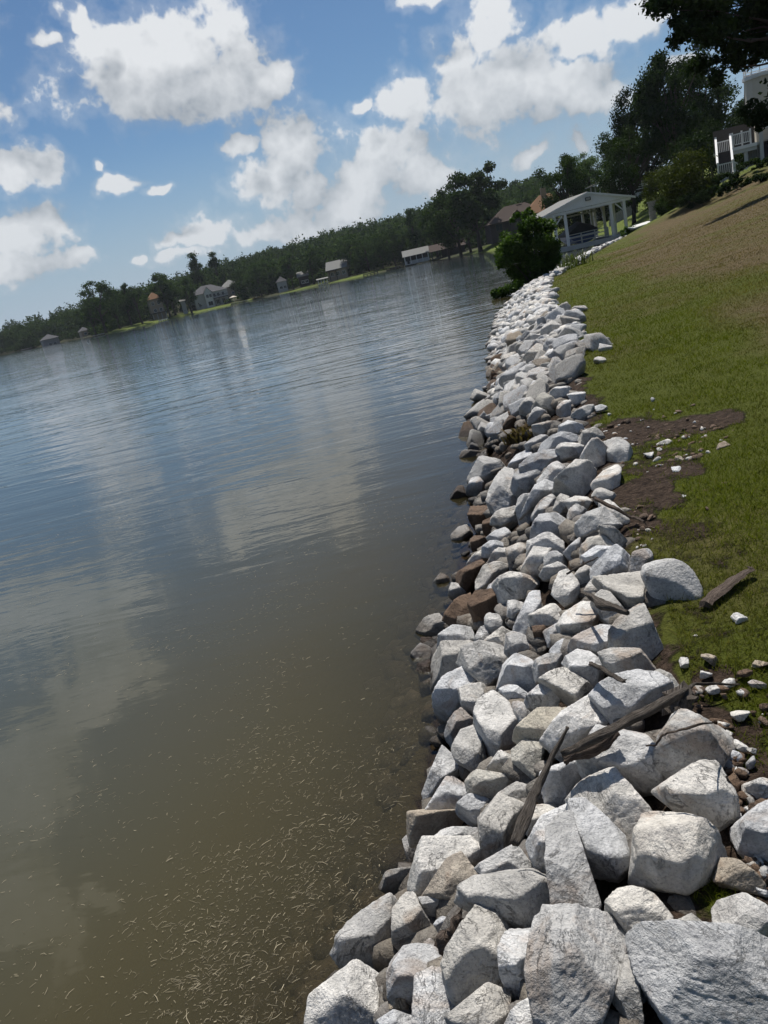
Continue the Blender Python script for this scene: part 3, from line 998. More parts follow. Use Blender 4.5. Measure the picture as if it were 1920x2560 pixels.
# outlines of the nearest rocks (photograph pixels), where the lit top breaks to the front face, stone, label
HERO = [
    ('771,2565 782,2507 832,2457 894,2410 948,2449 970,2496 966,2536 923,2580 796,2594', 0.95, 'p', 'blocky pale rock by the water, lowest left rock of the bank'),
    ('838,2388 905,2305 984,2254 991,2312 984,2384 963,2420 937,2435 869,2428', 0.55, 'p', 'grey veined rock jutting into the water just above the lowest left rock'),
    ('984,2279 1013,2245 1042,2250 1078,2319 1071,2363 1006,2381 984,2355', 0.6, 'p', None),
    ('973,2428 1002,2381 1049,2366 1096,2373 1122,2395 1107,2435 1046,2482 973,2482', 0.75, 'p', None),
    ('1035,2565 1042,2457 1107,2442 1143,2522 1129,2580 1042,2587', 1, 'p', None),
    ('1111,2420 1143,2348 1190,2279 1248,2297 1266,2363 1252,2435 1259,2478 1158,2511 1129,2478', 1, 'p', None),
    ('1122,2558 1158,2511 1212,2466 1270,2482 1266,2543 1230,2587 1140,2587', 1, 'p', None),
    ('1248,2391 1266,2337 1342,2334 1339,2486 1295,2507 1274,2486 1252,2435', 0.55, 'p', None),
    ('1154,2225 1201,2193 1324,2182 1382,2211 1388,2261 1360,2319 1324,2328 1266,2305 1169,2258', 0.6, 'p', 'wide grey rock overhanging its neighbours above the flat slab at the bottom edge'),
    ('1064,2229 1100,2182 1158,2149 1190,2189 1165,2240 1136,2252 1086,2241', 1, 't', None),
    ('959,2196 1013,2164 1033,2189 1024,2214 973,2236 957,2225', 0.4, 'p', None),
    ('1086,2312 1107,2290 1125,2305 1118,2326 1096,2330', 0.5, 'p', None),
    ('1057,2366 1078,2348 1093,2370 1086,2384', 1, 'p', None),
    ('944,2554 991,2529 1031,2543 1028,2587 963,2590', 1, 'p', None),
    ('970,2486 1013,2482 1017,2522 977,2529', 1, 't', None),
    ('1046,2250 1122,2247 1118,2272 1071,2294', 0.5, 'p', None),
    ('1259,2565 1303,2514 1335,2496 1353,2560 1303,2587', 0.9, 'p', None),
    ('1329,2449 1345,2337 1367,2290 1523,2285 1570,2305 1559,2377 1537,2435 1494,2561 1429,2594 1349,2569', 1, 'p', 'large flat pale slab standing on its narrow end, centre of the bottom edge'),
    ('1519,2269 1551,2232 1580,2225 1627,2240 1674,2294 1667,2330 1609,2334 1566,2323', 1, 'p', 'rounded cream rock tucked behind the upper right corner of the flat slab'),
    ('1384,2290 1378,2100 1400,2060 1430,2045 1450,2150 1500,2270 1480,2300 1400,2300', 1, 'p', 'tall narrow pale rock standing upright behind the flat slab'),
    ('1428,2004 1463,1998 1532,2061 1576,2124 1574,2196 1550,2192 1469,2149 1438,2073', 0.8, 'p', 'long pointed rock leaning against the tall narrow rock, its tip downward'),
    ('1431,1986 1463,1954 1525,1936 1563,1964 1626,2036 1607,2067 1569,2092 1494,2026 1447,1998', 0.95, 'p', None),
    ('1588,2133 1613,2042 1638,2036 1688,2042 1776,2086 1795,2108 1785,2161 1754,2205 1713,2230 1638,2211 1594,2174', 0.75, 's', 'big pale rock with brown stains, right of the leaning pointed rock'),
    ('1676,2316 1729,2290 1754,2305 1769,2339 1711,2341', 1, 'p', None),
    ('1783,2279 1801,2254 1837,2245 1913,2265 1935,2305 1928,2363 1863,2355 1790,2337', 1, 's', None),
    ('1570,2359 1602,2330 1718,2334 1863,2348 1935,2377 1953,2522 1917,2576 1682,2551 1602,2435', 1, 'p', 'largest grey white rock, filling the bottom right corner'),
    ('1537,2486 1566,2391 1580,2413 1599,2522 1613,2560 1580,2551 1551,2507', 1, 'p', None),
    ('1848,2061 1880,2030 1927,2004 1952,2042 1952,2167 1908,2199 1858,2152', 0.5, 'p', 'dark fronted rock half cut by the right edge of the picture, above the corner rock'),
    ('1804,2152 1839,2161 1870,2177 1914,2211 1889,2230 1792,2205', 1, 't', None),
    ('1864,1961 1901,1948 1933,1954 1933,2011 1876,2017 1864,1992', 0.2, 'p', None),
    ('1643,1976 1682,1948 1767,1901 1785,1914 1795,1961 1839,2026 1836,2042 1779,2075 1713,2042 1651,1992', 0.65, 'p', 'rough pale rock with a raised peak, above the brown stained rock'),
    ('1641,1892 1666,1823 1698,1785 1767,1807 1801,1845 1823,1910 1817,1936 1798,1936 1682,1932 1644,1914', 0.5, 'p', 'white topped rock with a shaded grey front, last of the bank before the pebbles'),
    ('1450,1901 1488,1845 1538,1827 1594,1829 1626,1860 1651,1948 1638,1970 1576,1973 1494,1945 1456,1923', 0.75, 'p', 'broad rounded pale rock lying just below the long driftwood log'),
    ('1349,1935 1392,1916 1452,1907 1474,1947 1430,2001 1408,2032 1374,2013 1355,1969', 0.3, 'p', None),
    ('1309,2048 1336,2016 1377,2013 1402,2032 1349,2057 1324,2085 1311,2070', 0.6, 'p', None),
    ('1320,2110 1352,2057 1399,2032 1424,2016 1430,2048 1386,2082 1383,2129 1389,2198 1355,2185 1330,2145', 0.6, 'p', None),
    ('1198,2164 1261,2129 1283,2123 1305,2135 1352,2200 1305,2207 1211,2204', 1, 'p', None),
    ('1201,2051 1236,2001 1261,1994 1305,2016 1286,2076 1267,2120 1223,2148 1204,2113 1208,2082', 0.7, 'p', None),
    ('1143,2016 1179,1982 1230,2016 1204,2044 1192,2057 1148,2026', 0.7, 'p', None),
    ('1175,1950 1192,1928 1230,1935 1286,1963 1251,1985 1233,2005 1183,1985', 0.5, 'c', None),
    ('1245,1985 1292,1960 1327,1972 1308,2016 1261,2001', 1, 'p', None),
    ('1059,2035 1107,1957 1136,1950 1179,1976 1145,2007 1136,2026 1067,2038', 1, 'p', None),
    ('1059,1976 1085,1916 1104,1869 1129,1866 1148,1932 1123,1957 1098,1969 1063,2004', 0.85, 'p', None),
    ('1134,1875 1154,1825 1179,1813 1201,1838 1211,1878 1211,1928 1179,1925 1142,1900', 0.7, 'p', None),
    ('1188,1781 1194,1750 1226,1728 1263,1753 1298,1809 1295,1840 1251,1880 1226,1865 1201,1818', 0.85, 'p', None),
    ('1024,2048 1038,2029 1079,2038 1148,2027 1164,2038 1151,2073 1110,2076 1067,2101 1032,2095', 0.4, 't', 'tan rock with a dark front at the waterline, left of the standing driftwood'),
    ('1007,2101 1023,2085 1035,2107 1041,2138 1032,2173 1016,2138', 1, 'p', None),
    ('1063,2113 1110,2076 1192,2073 1201,2091 1198,2110 1173,2101 1085,2107', 1, 'p', None),
    ('1035,2176 1051,2117 1110,2101 1173,2101 1220,2145 1192,2170 1117,2200 1063,2239 1037,2223', 0.7, 'p', None),
    ('1215,1928 1242,1888 1267,1885 1283,1897 1280,1950 1242,1944', 0.35, 'p', None),
    ('1283,1878 1305,1863 1336,1869 1364,1875 1352,1903 1336,1941 1286,1916', 1, 'c', None),
    ('1291,1828 1332,1790 1426,1775 1389,1812 1357,1847 1376,1875 1329,1865', 0.5, 'c', None),
    ('1357,1847 1389,1809 1448,1775 1480,1746 1514,1762 1520,1812 1439,1856 1382,1869', 1, 'p', None),
    ('1478,1733 1535,1705 1582,1692 1626,1698 1673,1733 1619,1764 1535,1796 1503,1761', 1, 'p', None),
    ('1619,1695 1648,1680 1673,1692 1704,1724 1673,1736 1644,1714', 1, 'p', None),
    ('1525,1604 1566,1548 1594,1525 1616,1539 1632,1576 1657,1626 1626,1639 1576,1633 1538,1626', 1, 'p', 'white triangular rock at the grass edge, below the rounded boulder'),
    ('1428,1608 1463,1586 1503,1567 1538,1570 1528,1601 1538,1626 1500,1639 1447,1626', 0.8, 'p', None),
    ('1503,1639 1538,1623 1588,1630 1613,1642 1632,1680 1626,1692 1572,1698 1525,1673', 0.5, 'p', None),
    ('1400,1561 1419,1523 1450,1498 1478,1507 1494,1548 1481,1573 1456,1586 1406,1576', 0.85, 'p', None),
    ('1481,1504 1503,1485 1538,1498 1563,1529 1554,1545 1532,1565 1507,1545', 1, 'p', None),
    ('1463,1485 1478,1451 1507,1467 1516,1495 1481,1501', 1, 'p', None),
    ('1494,1438 1563,1426 1594,1420 1607,1451 1616,1510 1601,1529 1569,1523 1525,1485 1507,1454', 0.85, 'p', None),
    ('1604,1441 1613,1407 1635,1399 1676,1404 1720,1423 1748,1460 1754,1492 1732,1510 1670,1515 1632,1485', 1, 'r', 'rounded grey and white boulder on the grass, left of the weathered plank'),
    ('1572,1423 1594,1382 1607,1374 1626,1385 1630,1401 1613,1407 1601,1429', 1, 'p', None),
    ('1478,1416 1507,1404 1550,1376 1569,1391 1576,1423 1535,1438 1491,1451 1478,1441', 1, 'p', None),
    ('1436,1441 1447,1426 1472,1413 1485,1438 1475,1463 1460,1476', 0.4, 'p', None),
    ('1400,1432 1419,1426 1441,1451 1449,1485 1438,1504 1406,1517 1381,1492', 0.75, 'p', None),
    ('1456,1379 1503,1369 1532,1373 1557,1379 1532,1401 1494,1401 1466,1391', 1, 'p', None),
    ('1097,1624 1135,1612 1185,1612 1191,1630 1150,1630 1125,1643 1107,1737 1091,1740 1094,1684', 0.4, 'p', None),
    ('1122,1656 1135,1634 1154,1630 1163,1656 1160,1674 1122,1699', 1, 'p', None),
    ('1085,1768 1110,1731 1125,1696 1166,1674 1201,1687 1207,1709 1176,1712 1150,1731 1160,1768 1125,1790 1091,1781', 0.6, 'p', None),
    ('1154,1634 1204,1634 1251,1621 1282,1643 1260,1684 1213,1712 1188,1681 1166,1671', 1, 'p', None),
    ('1204,1634 1219,1599 1244,1580 1291,1583 1270,1605 1263,1627 1226,1630', 1, 'p', None),
    ('1266,1605 1291,1590 1332,1605 1342,1627 1329,1652 1291,1640 1273,1624', 1, 'p', None),
    ('1251,1715 1266,1665 1291,1637 1332,1656 1354,1699 1342,1731 1301,1721', 0.5, 'p', None),
    ('1249,1731 1270,1721 1301,1724 1326,1740 1301,1753 1273,1756', 1, 'p', None),
    ('1313,1759 1348,1724 1389,1712 1398,1737 1392,1778 1332,1787', 0.5, 'p', None),
    ('1351,1699 1385,1681 1417,1674 1454,1696 1476,1718 1454,1765 1423,1731 1392,1712', 0.8, 'p', None),
    ('1338,1656 1370,1643 1411,1649 1398,1674 1373,1684 1351,1699', 0.5, 'p', None),
    ('1414,1649 1445,1627 1480,1637 1508,1662 1489,1715 1470,1712 1439,1681 1417,1668', 0.6, 'p', None),
    ('1150,1728 1176,1715 1207,1712 1213,1728 1188,1750 1188,1797 1160,1787', 0.6, 'p', None),
    ('1119,1812 1160,1778 1188,1806 1163,1818 1138,1853 1125,1834', 1, 'p', None),
    ('1088,1615 1135,1599 1147,1568 1176,1571 1188,1605 1182,1612 1103,1624', 1, 'p', None),
    ('1044,1571 1063,1552 1097,1544 1116,1558 1136,1583 1107,1596 1066,1587', 1, 'p', 'low pale rock on a brown one at the waterline below the brown pair'),
    ('1050,1599 1100,1598 1103,1612 1075,1618 1053,1615', 1, 'b', None),
    ('1027,1640 1047,1618 1066,1615 1089,1634 1075,1646 1041,1656', 1, 'p', None),
    ('1047,1668 1075,1652 1097,1656 1094,1693 1056,1699 1047,1684', 1, 'b', None),
    ('1188,1605 1201,1571 1219,1565 1226,1590 1207,1627 1194,1624', 0.6, 'p', None),
    ('1213,1540 1238,1549 1260,1549 1257,1571 1232,1577 1213,1568', 1, 'p', None),
    ('1270,1508 1313,1508 1307,1533 1282,1543 1270,1540', 1, 'p', None),
    ('1291,1555 1323,1486 1348,1489 1351,1536 1326,1583 1313,1593 1288,1580', 1, 'p', None),
    ('1326,1552 1376,1514 1407,1540 1398,1561 1354,1568', 1, 'p', None),
    ('1364,1571 1395,1565 1414,1599 1376,1605', 1, 'p', None),
    ('1332,1571 1364,1571 1373,1618 1342,1615', 0.3, 'b', None),
    ('1376,1624 1407,1605 1423,1612 1432,1630 1407,1646 1379,1637', 1, 'p', None),
    ('1282,1756 1307,1762 1329,1787 1301,1803 1288,1781', 1, 'p', None),
    ('1178,1499 1187,1486 1246,1486 1262,1512 1243,1538 1197,1560 1181,1538', 0.5, 'b', 'square dark brown rock, right one of two brown rocks at the waterline'),
    ('1113,1531 1145,1512 1178,1503 1184,1534 1181,1557 1139,1551', 1, 'b', 'flat brown rock lying in the water beside the square brown one'),
    ('1122,1482 1129,1459 1152,1463 1178,1476 1145,1505 1126,1489', 0.5, 'p', None),
    ('1087,1453 1103,1433 1122,1446 1126,1472 1100,1476', 0.5, 'p', None),
    ('1150,1427 1178,1411 1204,1401 1217,1420 1187,1453 1171,1469 1153,1459', 0.5, 'b', 'brown rock at the waterline, a step above the two brown rocks'),
    ('1191,1453 1204,1433 1243,1414 1275,1417 1243,1446 1220,1469 1192,1476', 1, 'p', None),
    ('1220,1469 1236,1459 1256,1476 1253,1489 1223,1486', 1, 'p', None),
    ('1243,1450 1275,1433 1340,1446 1344,1459 1314,1492 1262,1505 1249,1472', 0.4, 'p', None),
    ('1217,1411 1246,1372 1269,1368 1266,1414 1220,1420', 0.3, 'p', None),
    ('1204,1372 1223,1359 1272,1362 1262,1372 1226,1388', 1, 'p', None),
    ('1168,1407 1197,1385 1226,1372 1210,1394 1200,1407', 1, 'p', None),
    ('1178,1352 1187,1342 1226,1355 1207,1375 1181,1375', 0.5, 'b', None),
    ('1129,1339 1145,1319 1165,1313 1181,1336 1158,1362 1132,1355', 0.7, 'p', 'small grey rock standing alone in the shallow water below the tall brown rock'),
    ('1226,1336 1243,1323 1262,1319 1279,1336 1275,1359 1243,1355', 0.7, 'p', None),
    ('1171,1254 1191,1248 1217,1261 1213,1300 1191,1329 1178,1306', 0.7, 'b', 'tall reddish brown rock standing upright at the waterline'),
    ('1210,1306 1230,1290 1249,1316 1220,1342 1210,1333', 0.5, 'b', None),
    ('1126,1245 1139,1222 1158,1219 1171,1245 1152,1261 1129,1254', 0.4, 'b', 'dark wet rock farthest out in the water, above the tall reddish rock'),
    ('1166,1225 1178,1199 1197,1193 1210,1209 1204,1245 1174,1248', 0.4, 'p', None),
    ('1173,1183 1191,1163 1223,1150 1256,1160 1259,1180 1210,1196 1178,1193', 1, 'p', None),
    ('1220,1254 1236,1219 1262,1180 1285,1183 1285,1215 1308,1235 1275,1267 1239,1277', 1, 'p', None),
    ('1230,1293 1253,1274 1288,1264 1295,1303 1259,1319 1239,1310', 0.8, 'p', None),
    ('1292,1267 1295,1254 1321,1238 1334,1287 1314,1316 1295,1313', 0.05, 'p', None),
    ('1282,1202 1295,1170 1340,1160 1353,1180 1350,1212 1321,1235 1292,1225', 0.6, 'p', None),
    ('1350,1189 1386,1167 1422,1160 1415,1183 1392,1209 1357,1214', 1, 'p', None),
    ('1389,1209 1409,1183 1435,1160 1480,1163 1482,1180 1477,1219 1458,1238 1425,1222', 0.35, 'p', 'large block of rock with white top and flat grey front, by the dirt patch'),
    ('1480,1209 1513,1173 1536,1160 1550,1173 1545,1225 1526,1230 1484,1225', 0.7, 'p', None),
    ('1308,1274 1327,1241 1366,1215 1392,1217 1373,1238 1347,1254', 1, 'p', None),
    ('1337,1284 1353,1251 1376,1235 1388,1245 1376,1290 1347,1303', 0.7, 'p', None),
    ('1383,1274 1402,1241 1422,1248 1425,1267 1386,1287', 1, 'p', None),
    ('1419,1254 1438,1233 1464,1241 1480,1254 1464,1274 1425,1280', 0.7, 'p', None),
    ('1419,1290 1441,1264 1464,1274 1448,1297 1422,1306', 1, 'p', None),
    ('1331,1329 1347,1303 1402,1290 1422,1303 1406,1336 1350,1339', 1, 'p', None),
    ('1441,1316 1471,1290 1513,1274 1552,1313 1497,1326 1458,1339', 1, 'p', None),
    ('1500,1267 1529,1261 1562,1287 1578,1319 1542,1323 1510,1284', 1, 'p', None),
    ('1497,1329 1536,1333 1568,1349 1565,1381 1529,1355', 0.1, 'p', None),
    ('1477,1235 1503,1225 1536,1235 1532,1254 1490,1251', 1, 'p', None),
    ('1321,1355 1373,1339 1406,1355 1409,1388 1379,1368 1327,1375', 1, 'p', None),
    ('1301,1430 1334,1368 1360,1359 1379,1375 1360,1437 1331,1437', 0.6, 'p', None),
    ('1360,1388 1392,1381 1419,1401 1399,1420 1363,1417', 1, 'p', None),
    ('1350,1440 1366,1417 1392,1407 1419,1424 1406,1437 1360,1450', 0.5, 'p', None),
    ('1454,1368 1497,1336 1542,1375 1490,1388 1464,1394', 1, 'p', None),
    ('1406,1385 1454,1342 1451,1372 1432,1394', 1, 'p', None),
    ('1266,1372 1308,1359 1321,1372 1288,1411 1275,1414', 1, 'p', None),
    ('1288,1176 1315,1160 1333,1148 1408,1145 1402,1157 1351,1182 1327,1169', 1, 'p', None),
    ('1270,1169 1291,1139 1318,1124 1327,1139 1309,1163 1276,1179', 0.8, 'p', None),
    ('1333,1145 1363,1130 1390,1124 1408,1151 1351,1157', 1, 'p', None),
    ('1447,1154 1472,1109 1496,1103 1517,1121 1508,1166 1484,1197 1481,1169', 0.15, 'p', 'big block of rock wholly in shade on the front, behind the white topped block'),
    ('1390,1121 1411,1103 1447,1109 1459,1127 1453,1142 1411,1145', 0.6, 'p', None),
    ('1342,1130 1357,1106 1402,1088 1435,1085 1447,1103 1390,1115 1363,1127', 1, 'p', None),
    ('1399,1067 1420,1052 1453,1061 1462,1079 1432,1085 1405,1085', 0.5, 'p', None),
    ('1453,1088 1484,1076 1514,1088 1496,1100 1456,1112', 1, 'p', None),
    ('1502,1112 1550,1100 1574,1115 1571,1160 1550,1166 1520,1145', 1, 'p', None),
    ('1315,1115 1333,1097 1357,1085 1375,1100 1351,1112 1321,1133', 0.6, 'p', None),
    ('1330,1067 1375,1052 1381,1073 1357,1088 1333,1082', 0.4, 'p', None),
    ('1315,1058 1339,1028 1360,1017 1366,1037 1333,1055', 1, 'p', None),
    ('1300,1025 1309,1007 1339,992 1345,1013 1321,1031', 1, 'p', None),
    ('1336,1010 1348,995 1369,992 1396,1007 1387,1025 1351,1025', 1, 'c', None),
    ('1389,1022 1405,1010 1426,1007 1426,1025 1411,1037', 1, 'p', None),
    ('1372,989 1396,971 1423,968 1423,989 1390,1004', 0.3, 'p', None),
    ('1420,989 1441,977 1462,983 1459,1007 1435,1013', 0.5, 'p', None),
    ('1276,977 1300,962 1327,962 1321,980 1279,1001', 0.5, 'p', None),
    ('1321,980 1333,962 1375,957 1357,980 1333,995', 1, 'p', None),
    ('1429,1037 1459,1019 1484,1014 1472,1037 1441,1046', 1, 'p', None),
    ('1270,1028 1297,1017 1300,1034 1273,1037', 1, 'b', None),
    ('1258,1067 1273,1046 1294,1040 1291,1055 1261,1073', 1, 'b', None),
    ('1214,1085 1227,1064 1252,1061 1252,1079 1221,1094', 1, 'p', None),
    ('1807,1961 1839,1939 1851,1961 1839,1986 1811,1976', 1, 'b', None),
]
bank = thing('riprap_bank', 'bank of loose pale grey rocks along the water edge below the lawn', 'rock bank')
hero_xy = []
ROCKMAT = {'p': M_rock, 'r': M_rock, 'c': M_rock, 's': M_rock, 'b': M_brown, 't': M_tan}
M_stained = mat_rock('stained_rock', (0.58, 0.56, 0.52), (0.40, 0.38, 0.35), (0.25, 0.24, 0.24), (0.28, 0.18, 0.12), 1.0)
M_cream = mat_rock('cream_rock', (0.58, 0.55, 0.48), (0.42, 0.395, 0.34), (0.27, 0.25, 0.23), (0.36, 0.27, 0.18), 0.5)
M_gap_dark = mat_rock('gap_dark_rock', (0.26, 0.24, 0.21), (0.17, 0.15, 0.13), (0.09, 0.08, 0.07), (0.10, 0.07, 0.05), 0.9)  # wedge stones coloured dark, painting shade into the gaps between rocks
ROCKMAT['s'], ROCKMAT['c'] = M_stained, M_cream
for i, (pp, ridge, kind, label) in enumerate(HERO):
    pts = [tuple(map(float, q.split(','))) for q in pp.split()]
    C, Vv, Fc, w = hero_rock(pts, ridge, kind, i + 1)
    hero_xy.append((C[0], C[1], w / 2))
    me = mesh_np('rock', Vv, Fc)
    smooth(me)
    if label:
        tag(link('rock', me, ROCKMAT[kind], None, C), label, 'rock', 'rocks of the lake bank')
    else:
        link('stone', me, ROCKMAT[kind], bank, C)
HX = np.array(hero_xy)


def random_rock(seed, level, amp=1.0):
    rg = np.random.default_rng(seed)
    planes = []
    for _ in range(7):
        N = rg.normal(size=3)
        N /= np.linalg.norm(N)
        planes.append((N, rg.uniform(0.45, 0.95)))
    for ax in range(3):
        for sg in (-1.0, 1.0):
            N = np.zeros(3)
            N[ax] = sg
            planes.append((N, rg.uniform(0.9, 1.1)))
    return carve(planes, np.array([1.0, 1.0, 1.0]), level, seed, rg.uniform(40, 90), amp)


def rot_rand(rg):
    q = rg.normal(size=4)
    q /= np.linalg.norm(q)
    a, b, c, d = q
    return np.array([[1 - 2 * (c * c + d * d), 2 * (b * c - a * d), 2 * (b * d + a * c)], [2 * (b * c + a * d), 1 - 2 * (b * b + d * d), 2 * (c * d - a * b)], [2 * (b * d - a * c), 2 * (c * d + a * b), 1 - 2 * (b * b + c * c)]])


LIB_MID = []
for k in range(16):
    Vv, Fc = random_rock(500 + k, 4)
    me = mesh_np('stone', Vv, Fc)
    smooth(me)
    LIB_MID.append(me)
LIB_WEDGE = [random_rock(600 + k, 2, 0.8) for k in range(12)]
LIB_TINY = [random_rock(700 + k, 2, 0.6) for k in range(12)]
NEARP = np.array(NEAR)
SEG = np.diff(NEARP, axis=0)
SL = np.hypot(*SEG.T)
CUM = np.concatenate([[0], np.cumsum(SL)])


def shore_pt(t, s):
    i = min(int(np.searchsorted(CUM, t, side='right')) - 1, len(SEG) - 1)
    p = NEARP[i] + SEG[i] * ((t - CUM[i]) / SL[i])
    nrm = np.array([SEG[i][1], -SEG[i][0]]) / SL[i]
    return p + nrm * s


def t_of_y(y):
    return float(np.interp(y, NEARP[:, 1], CUM))


rg = np.random.default_rng(77)
# stones of the middle distance, one by one
placed = []
t0, t1 = t_of_y(9.0), t_of_y(15.5)
tries = 0
mids = []
while tries < 9000 and len(mids) < 158:
    tries += 1
    t = t0 + (t1 - t0) * rg.random() ** 1.15
    s_ = rg.uniform(-0.12, 1.75)
    if s_ > 1.35 + 0.25 * math.sin(t * 1.7) + 0.2 * math.sin(t * 4.1):
        continue
    p = shore_pt(t, s_)
    r = rg.uniform(0.085, 0.21) * (0.9 if s_ < 0.1 else 1.0)
    if np.min(np.hypot(HX[:, 0] - p[0], HX[:, 1] - p[1]) - HX[:, 2] * 0.6) < r * 0.45:
        continue
    if placed:
        A = np.array(placed)
        if np.min(np.hypot(A[:, 0] - p[0], A[:, 1] - p[1]) - A[:, 2] * 0.62 - r * 0.62) < 0:
            continue
    placed.append((p[0], p[1], r))
    mids.append((p, r, s_))
for k, (p, r, s_) in enumerate(mids):
    kind = 'b' if (s_ < 0.12 and rg.random() < 0.45) else ('t' if rg.random() < 0.05 else 'p')
    src = LIB_MID[k % len(LIB_MID)]
    me = src if kind == 'p' else src.copy()
    if kind != 'p':
        me.materials.clear()
    z = max(ground_z(p[0], p[1]), -0.03) + r * 0.30
    o = link('stone', me, ROCKMAT[kind], bank, (p[0], p[1], z))
    sc = np.array([rg.uniform(0.85, 1.35), rg.uniform(0.75, 1.1), rg.uniform(0.6, 0.95)]) * r
    o.scale = sc
    o.rotation_euler = (rg.normal() * 0.55, rg.normal() * 0.55, rg.uniform(0, 6.28))


def scatter_stones(name, spots, lib, mat, parent, seed):
    rgs = np.random.default_rng(seed)
    parts, pid = [], []
    for (x, y, z, r) in spots:
        V, Fc = lib[rgs.integers(len(lib))]
        S = np.diag([rgs.uniform(0.8, 1.35), rgs.uniform(0.7, 1.1), rgs.uniform(0.5, 0.9)]) * r
        a = rgs.uniform(0, 6.28)
        Rz = np.array([[math.cos(a), -math.sin(a), 0], [math.sin(a), math.cos(a), 0], [0, 0, 1]])
        T = rot_rand(rgs) if rgs.random() < 0.35 else np.eye(3)
        parts.append(((V @ T.T @ S) @ Rz.T + np.array([x, y, z]), Fc))
        pid.append(np.full(len(V), rgs.random()))
    V, Fc = merge(parts)
    me = mesh_np(name, V, Fc)
    fattr(me, 'pid', np.concatenate(pid))
    smooth(me)
    o = link(name, me, mat, parent)
    o['kind'] = 'stuff'
    return o


def settle(spots, floor):
    """Rest stones on the ground: (x, y, share of radius above ground, r) to (x, y, z, r)."""
    A = np.array(spots)
    z = np.maximum(terrain(A[:, :2]), floor) + A[:, 2] * A[:, 3]
    return np.c_[A[:, :2], z, A[:, 3]]


# the rest of the bank: far stones, and small stones wedged between the big ones
spots = []
tA, tB = t_of_y(11.0), t_of_y(70)
for _ in range(9000):
    t = tA + (tB - tA) * rg.random() ** 1.45
    s_ = rg.uniform(-0.15, 1.6)
    p = shore_pt(t, s_)
    far_f = min(1.0, (t - tA) / 25)
    wob = 1.42 + 0.14 * math.sin(t * 0.9) + 0.10 * math.sin(t * 2.3) - 0.45 * (p[1] > 40)
    if s_ > wob:
        continue
    r = rg.uniform(0.07, 0.19) * (1 if p[1] > 15 else 0.62)
    spots.append((p[0], p[1], rg.uniform(-0.1, 0.55), r))
    if len(spots) == 4200:
        break
scatter_stones('stone_rubble', settle(spots, -0.03), LIB_TINY, M_rock, bank, 11)
spots = []
tA, tB = t_of_y(0.6), t_of_y(17.5)
for _ in range(1000):
    t = tA + (tB - tA) * rg.random() ** 1.2
    s_ = rg.uniform(-0.2, 1.3)
    p = shore_pt(t, s_)
    r = rg.uniform(0.03, 0.10)
    spots.append((p[0], p[1], -0.35, r))
scatter_stones('wedge_stones', settle(spots, -0.10), LIB_WEDGE, M_gap_dark, bank, 12)
# sunken stones just off the bank
spots = []
for _ in range(170):
    t = rg.uniform(t_of_y(1.2), t_of_y(10))
    s_ = -rg.uniform(0.0, 0.42)
    p = shore_pt(t, s_)
    r = rg.uniform(0.05, 0.14)
    spots.append((p[0], p[1], -0.55, r))
scatter_stones('sunken_stones', settle(spots, -9), LIB_WEDGE, M_tan, bank, 13)

# loose stones on the grass and soil, where the photograph shows them
LOOSE = [
    (1852, 1550, 26, 'p', 'white fist sized stone alone on the grass, right of the bank rocks'),
    (1710, 1662, 26, 'p', 'white flat stone in the grass below the white triangular rock'),
    (1768, 1687, 22, 'p', 'pale stone in the grass beside the brown flat stones'),
    (1775, 1650, 28, 't', 'brown flat stone half sunk in the grass by a white one'),
    (1902, 1662, 26, 't', 'dark brown flat stone at the right edge in the grass'),
    (1858, 1688, 24, 'b', 'dark brown earth clod at the right edge below the brown stone'),
    (1780, 1725, 22, 'p', 'white stone crossed by the end of the long driftwood log'),
    (1852, 1790, 28, 'p', 'lone bright white stone on the grass beside the pebbles'),
    (1820, 1837, 22, 'p', 'pale stone leading the pebble patch below the lone bright stone'),
    (1850, 1866, 22, 'p', 'larger flat pebble in the pebble patch at the grass edge'),
    (1878, 1877, 18, 'p', 'rightmost pale pebble of the pebble patch'),
    (1895, 1713, 22, 'p', 'grey white stone cluster piece at the right edge in the grass'),
    (1505, 1025, 24, 'p', 'white stone lying alone by the green grass, far up the bank'),
    (1690, 1180, 20, 'p', 'pale stone in the middle of the dirt patch'),
    (1700, 1150, 17, 't', 'small tan stone in the dirt patch'),
    (1625, 1140, 22, 'p', 'white stone at the rock side of the dirt patch'),
    (1660, 1110, 20, 'p', 'white stone near the top of the dirt patch'),
    (1805, 1118, 22, 't', 'brown stone at the right end of the dirt patch'),
    (1500, 905, 24, 'p', 'flat white stone at the lawn edge, upper of two'),
    (1515, 870, 22, 'p', 'flat white stone at the lawn edge, farther one'),
    (1740, 1590, 10, 'p', 'tiny pale pebble in the grass below the boulder'),
]
for i, (px, py, w, kind, label) in enumerate(LOOSE):
    c = onz(px, py, 0.8)
    for _ in range(6):
        c = onz(px, py, ground_z(c[0], c[1]) + 0.01)
    r = w / FPX * np.linalg.norm(c - CP) * 0.62
    Vv, Fc = random_rock(800 + i, 4)
    me = mesh_np('loose_stone', Vv * np.array([1.1, 0.95, 0.6]) * r, Fc)
    smooth(me)
    o = link('loose_stone', me, ROCKMAT[kind], None, (c[0], c[1], c[2] + r * 0.15))
    o.rotation_euler = (0.2 * math.sin(i), 0.2 * math.cos(i), i * 1.3)
    tag(o, label, 'stone', 'loose stones on the grass')
spots = []
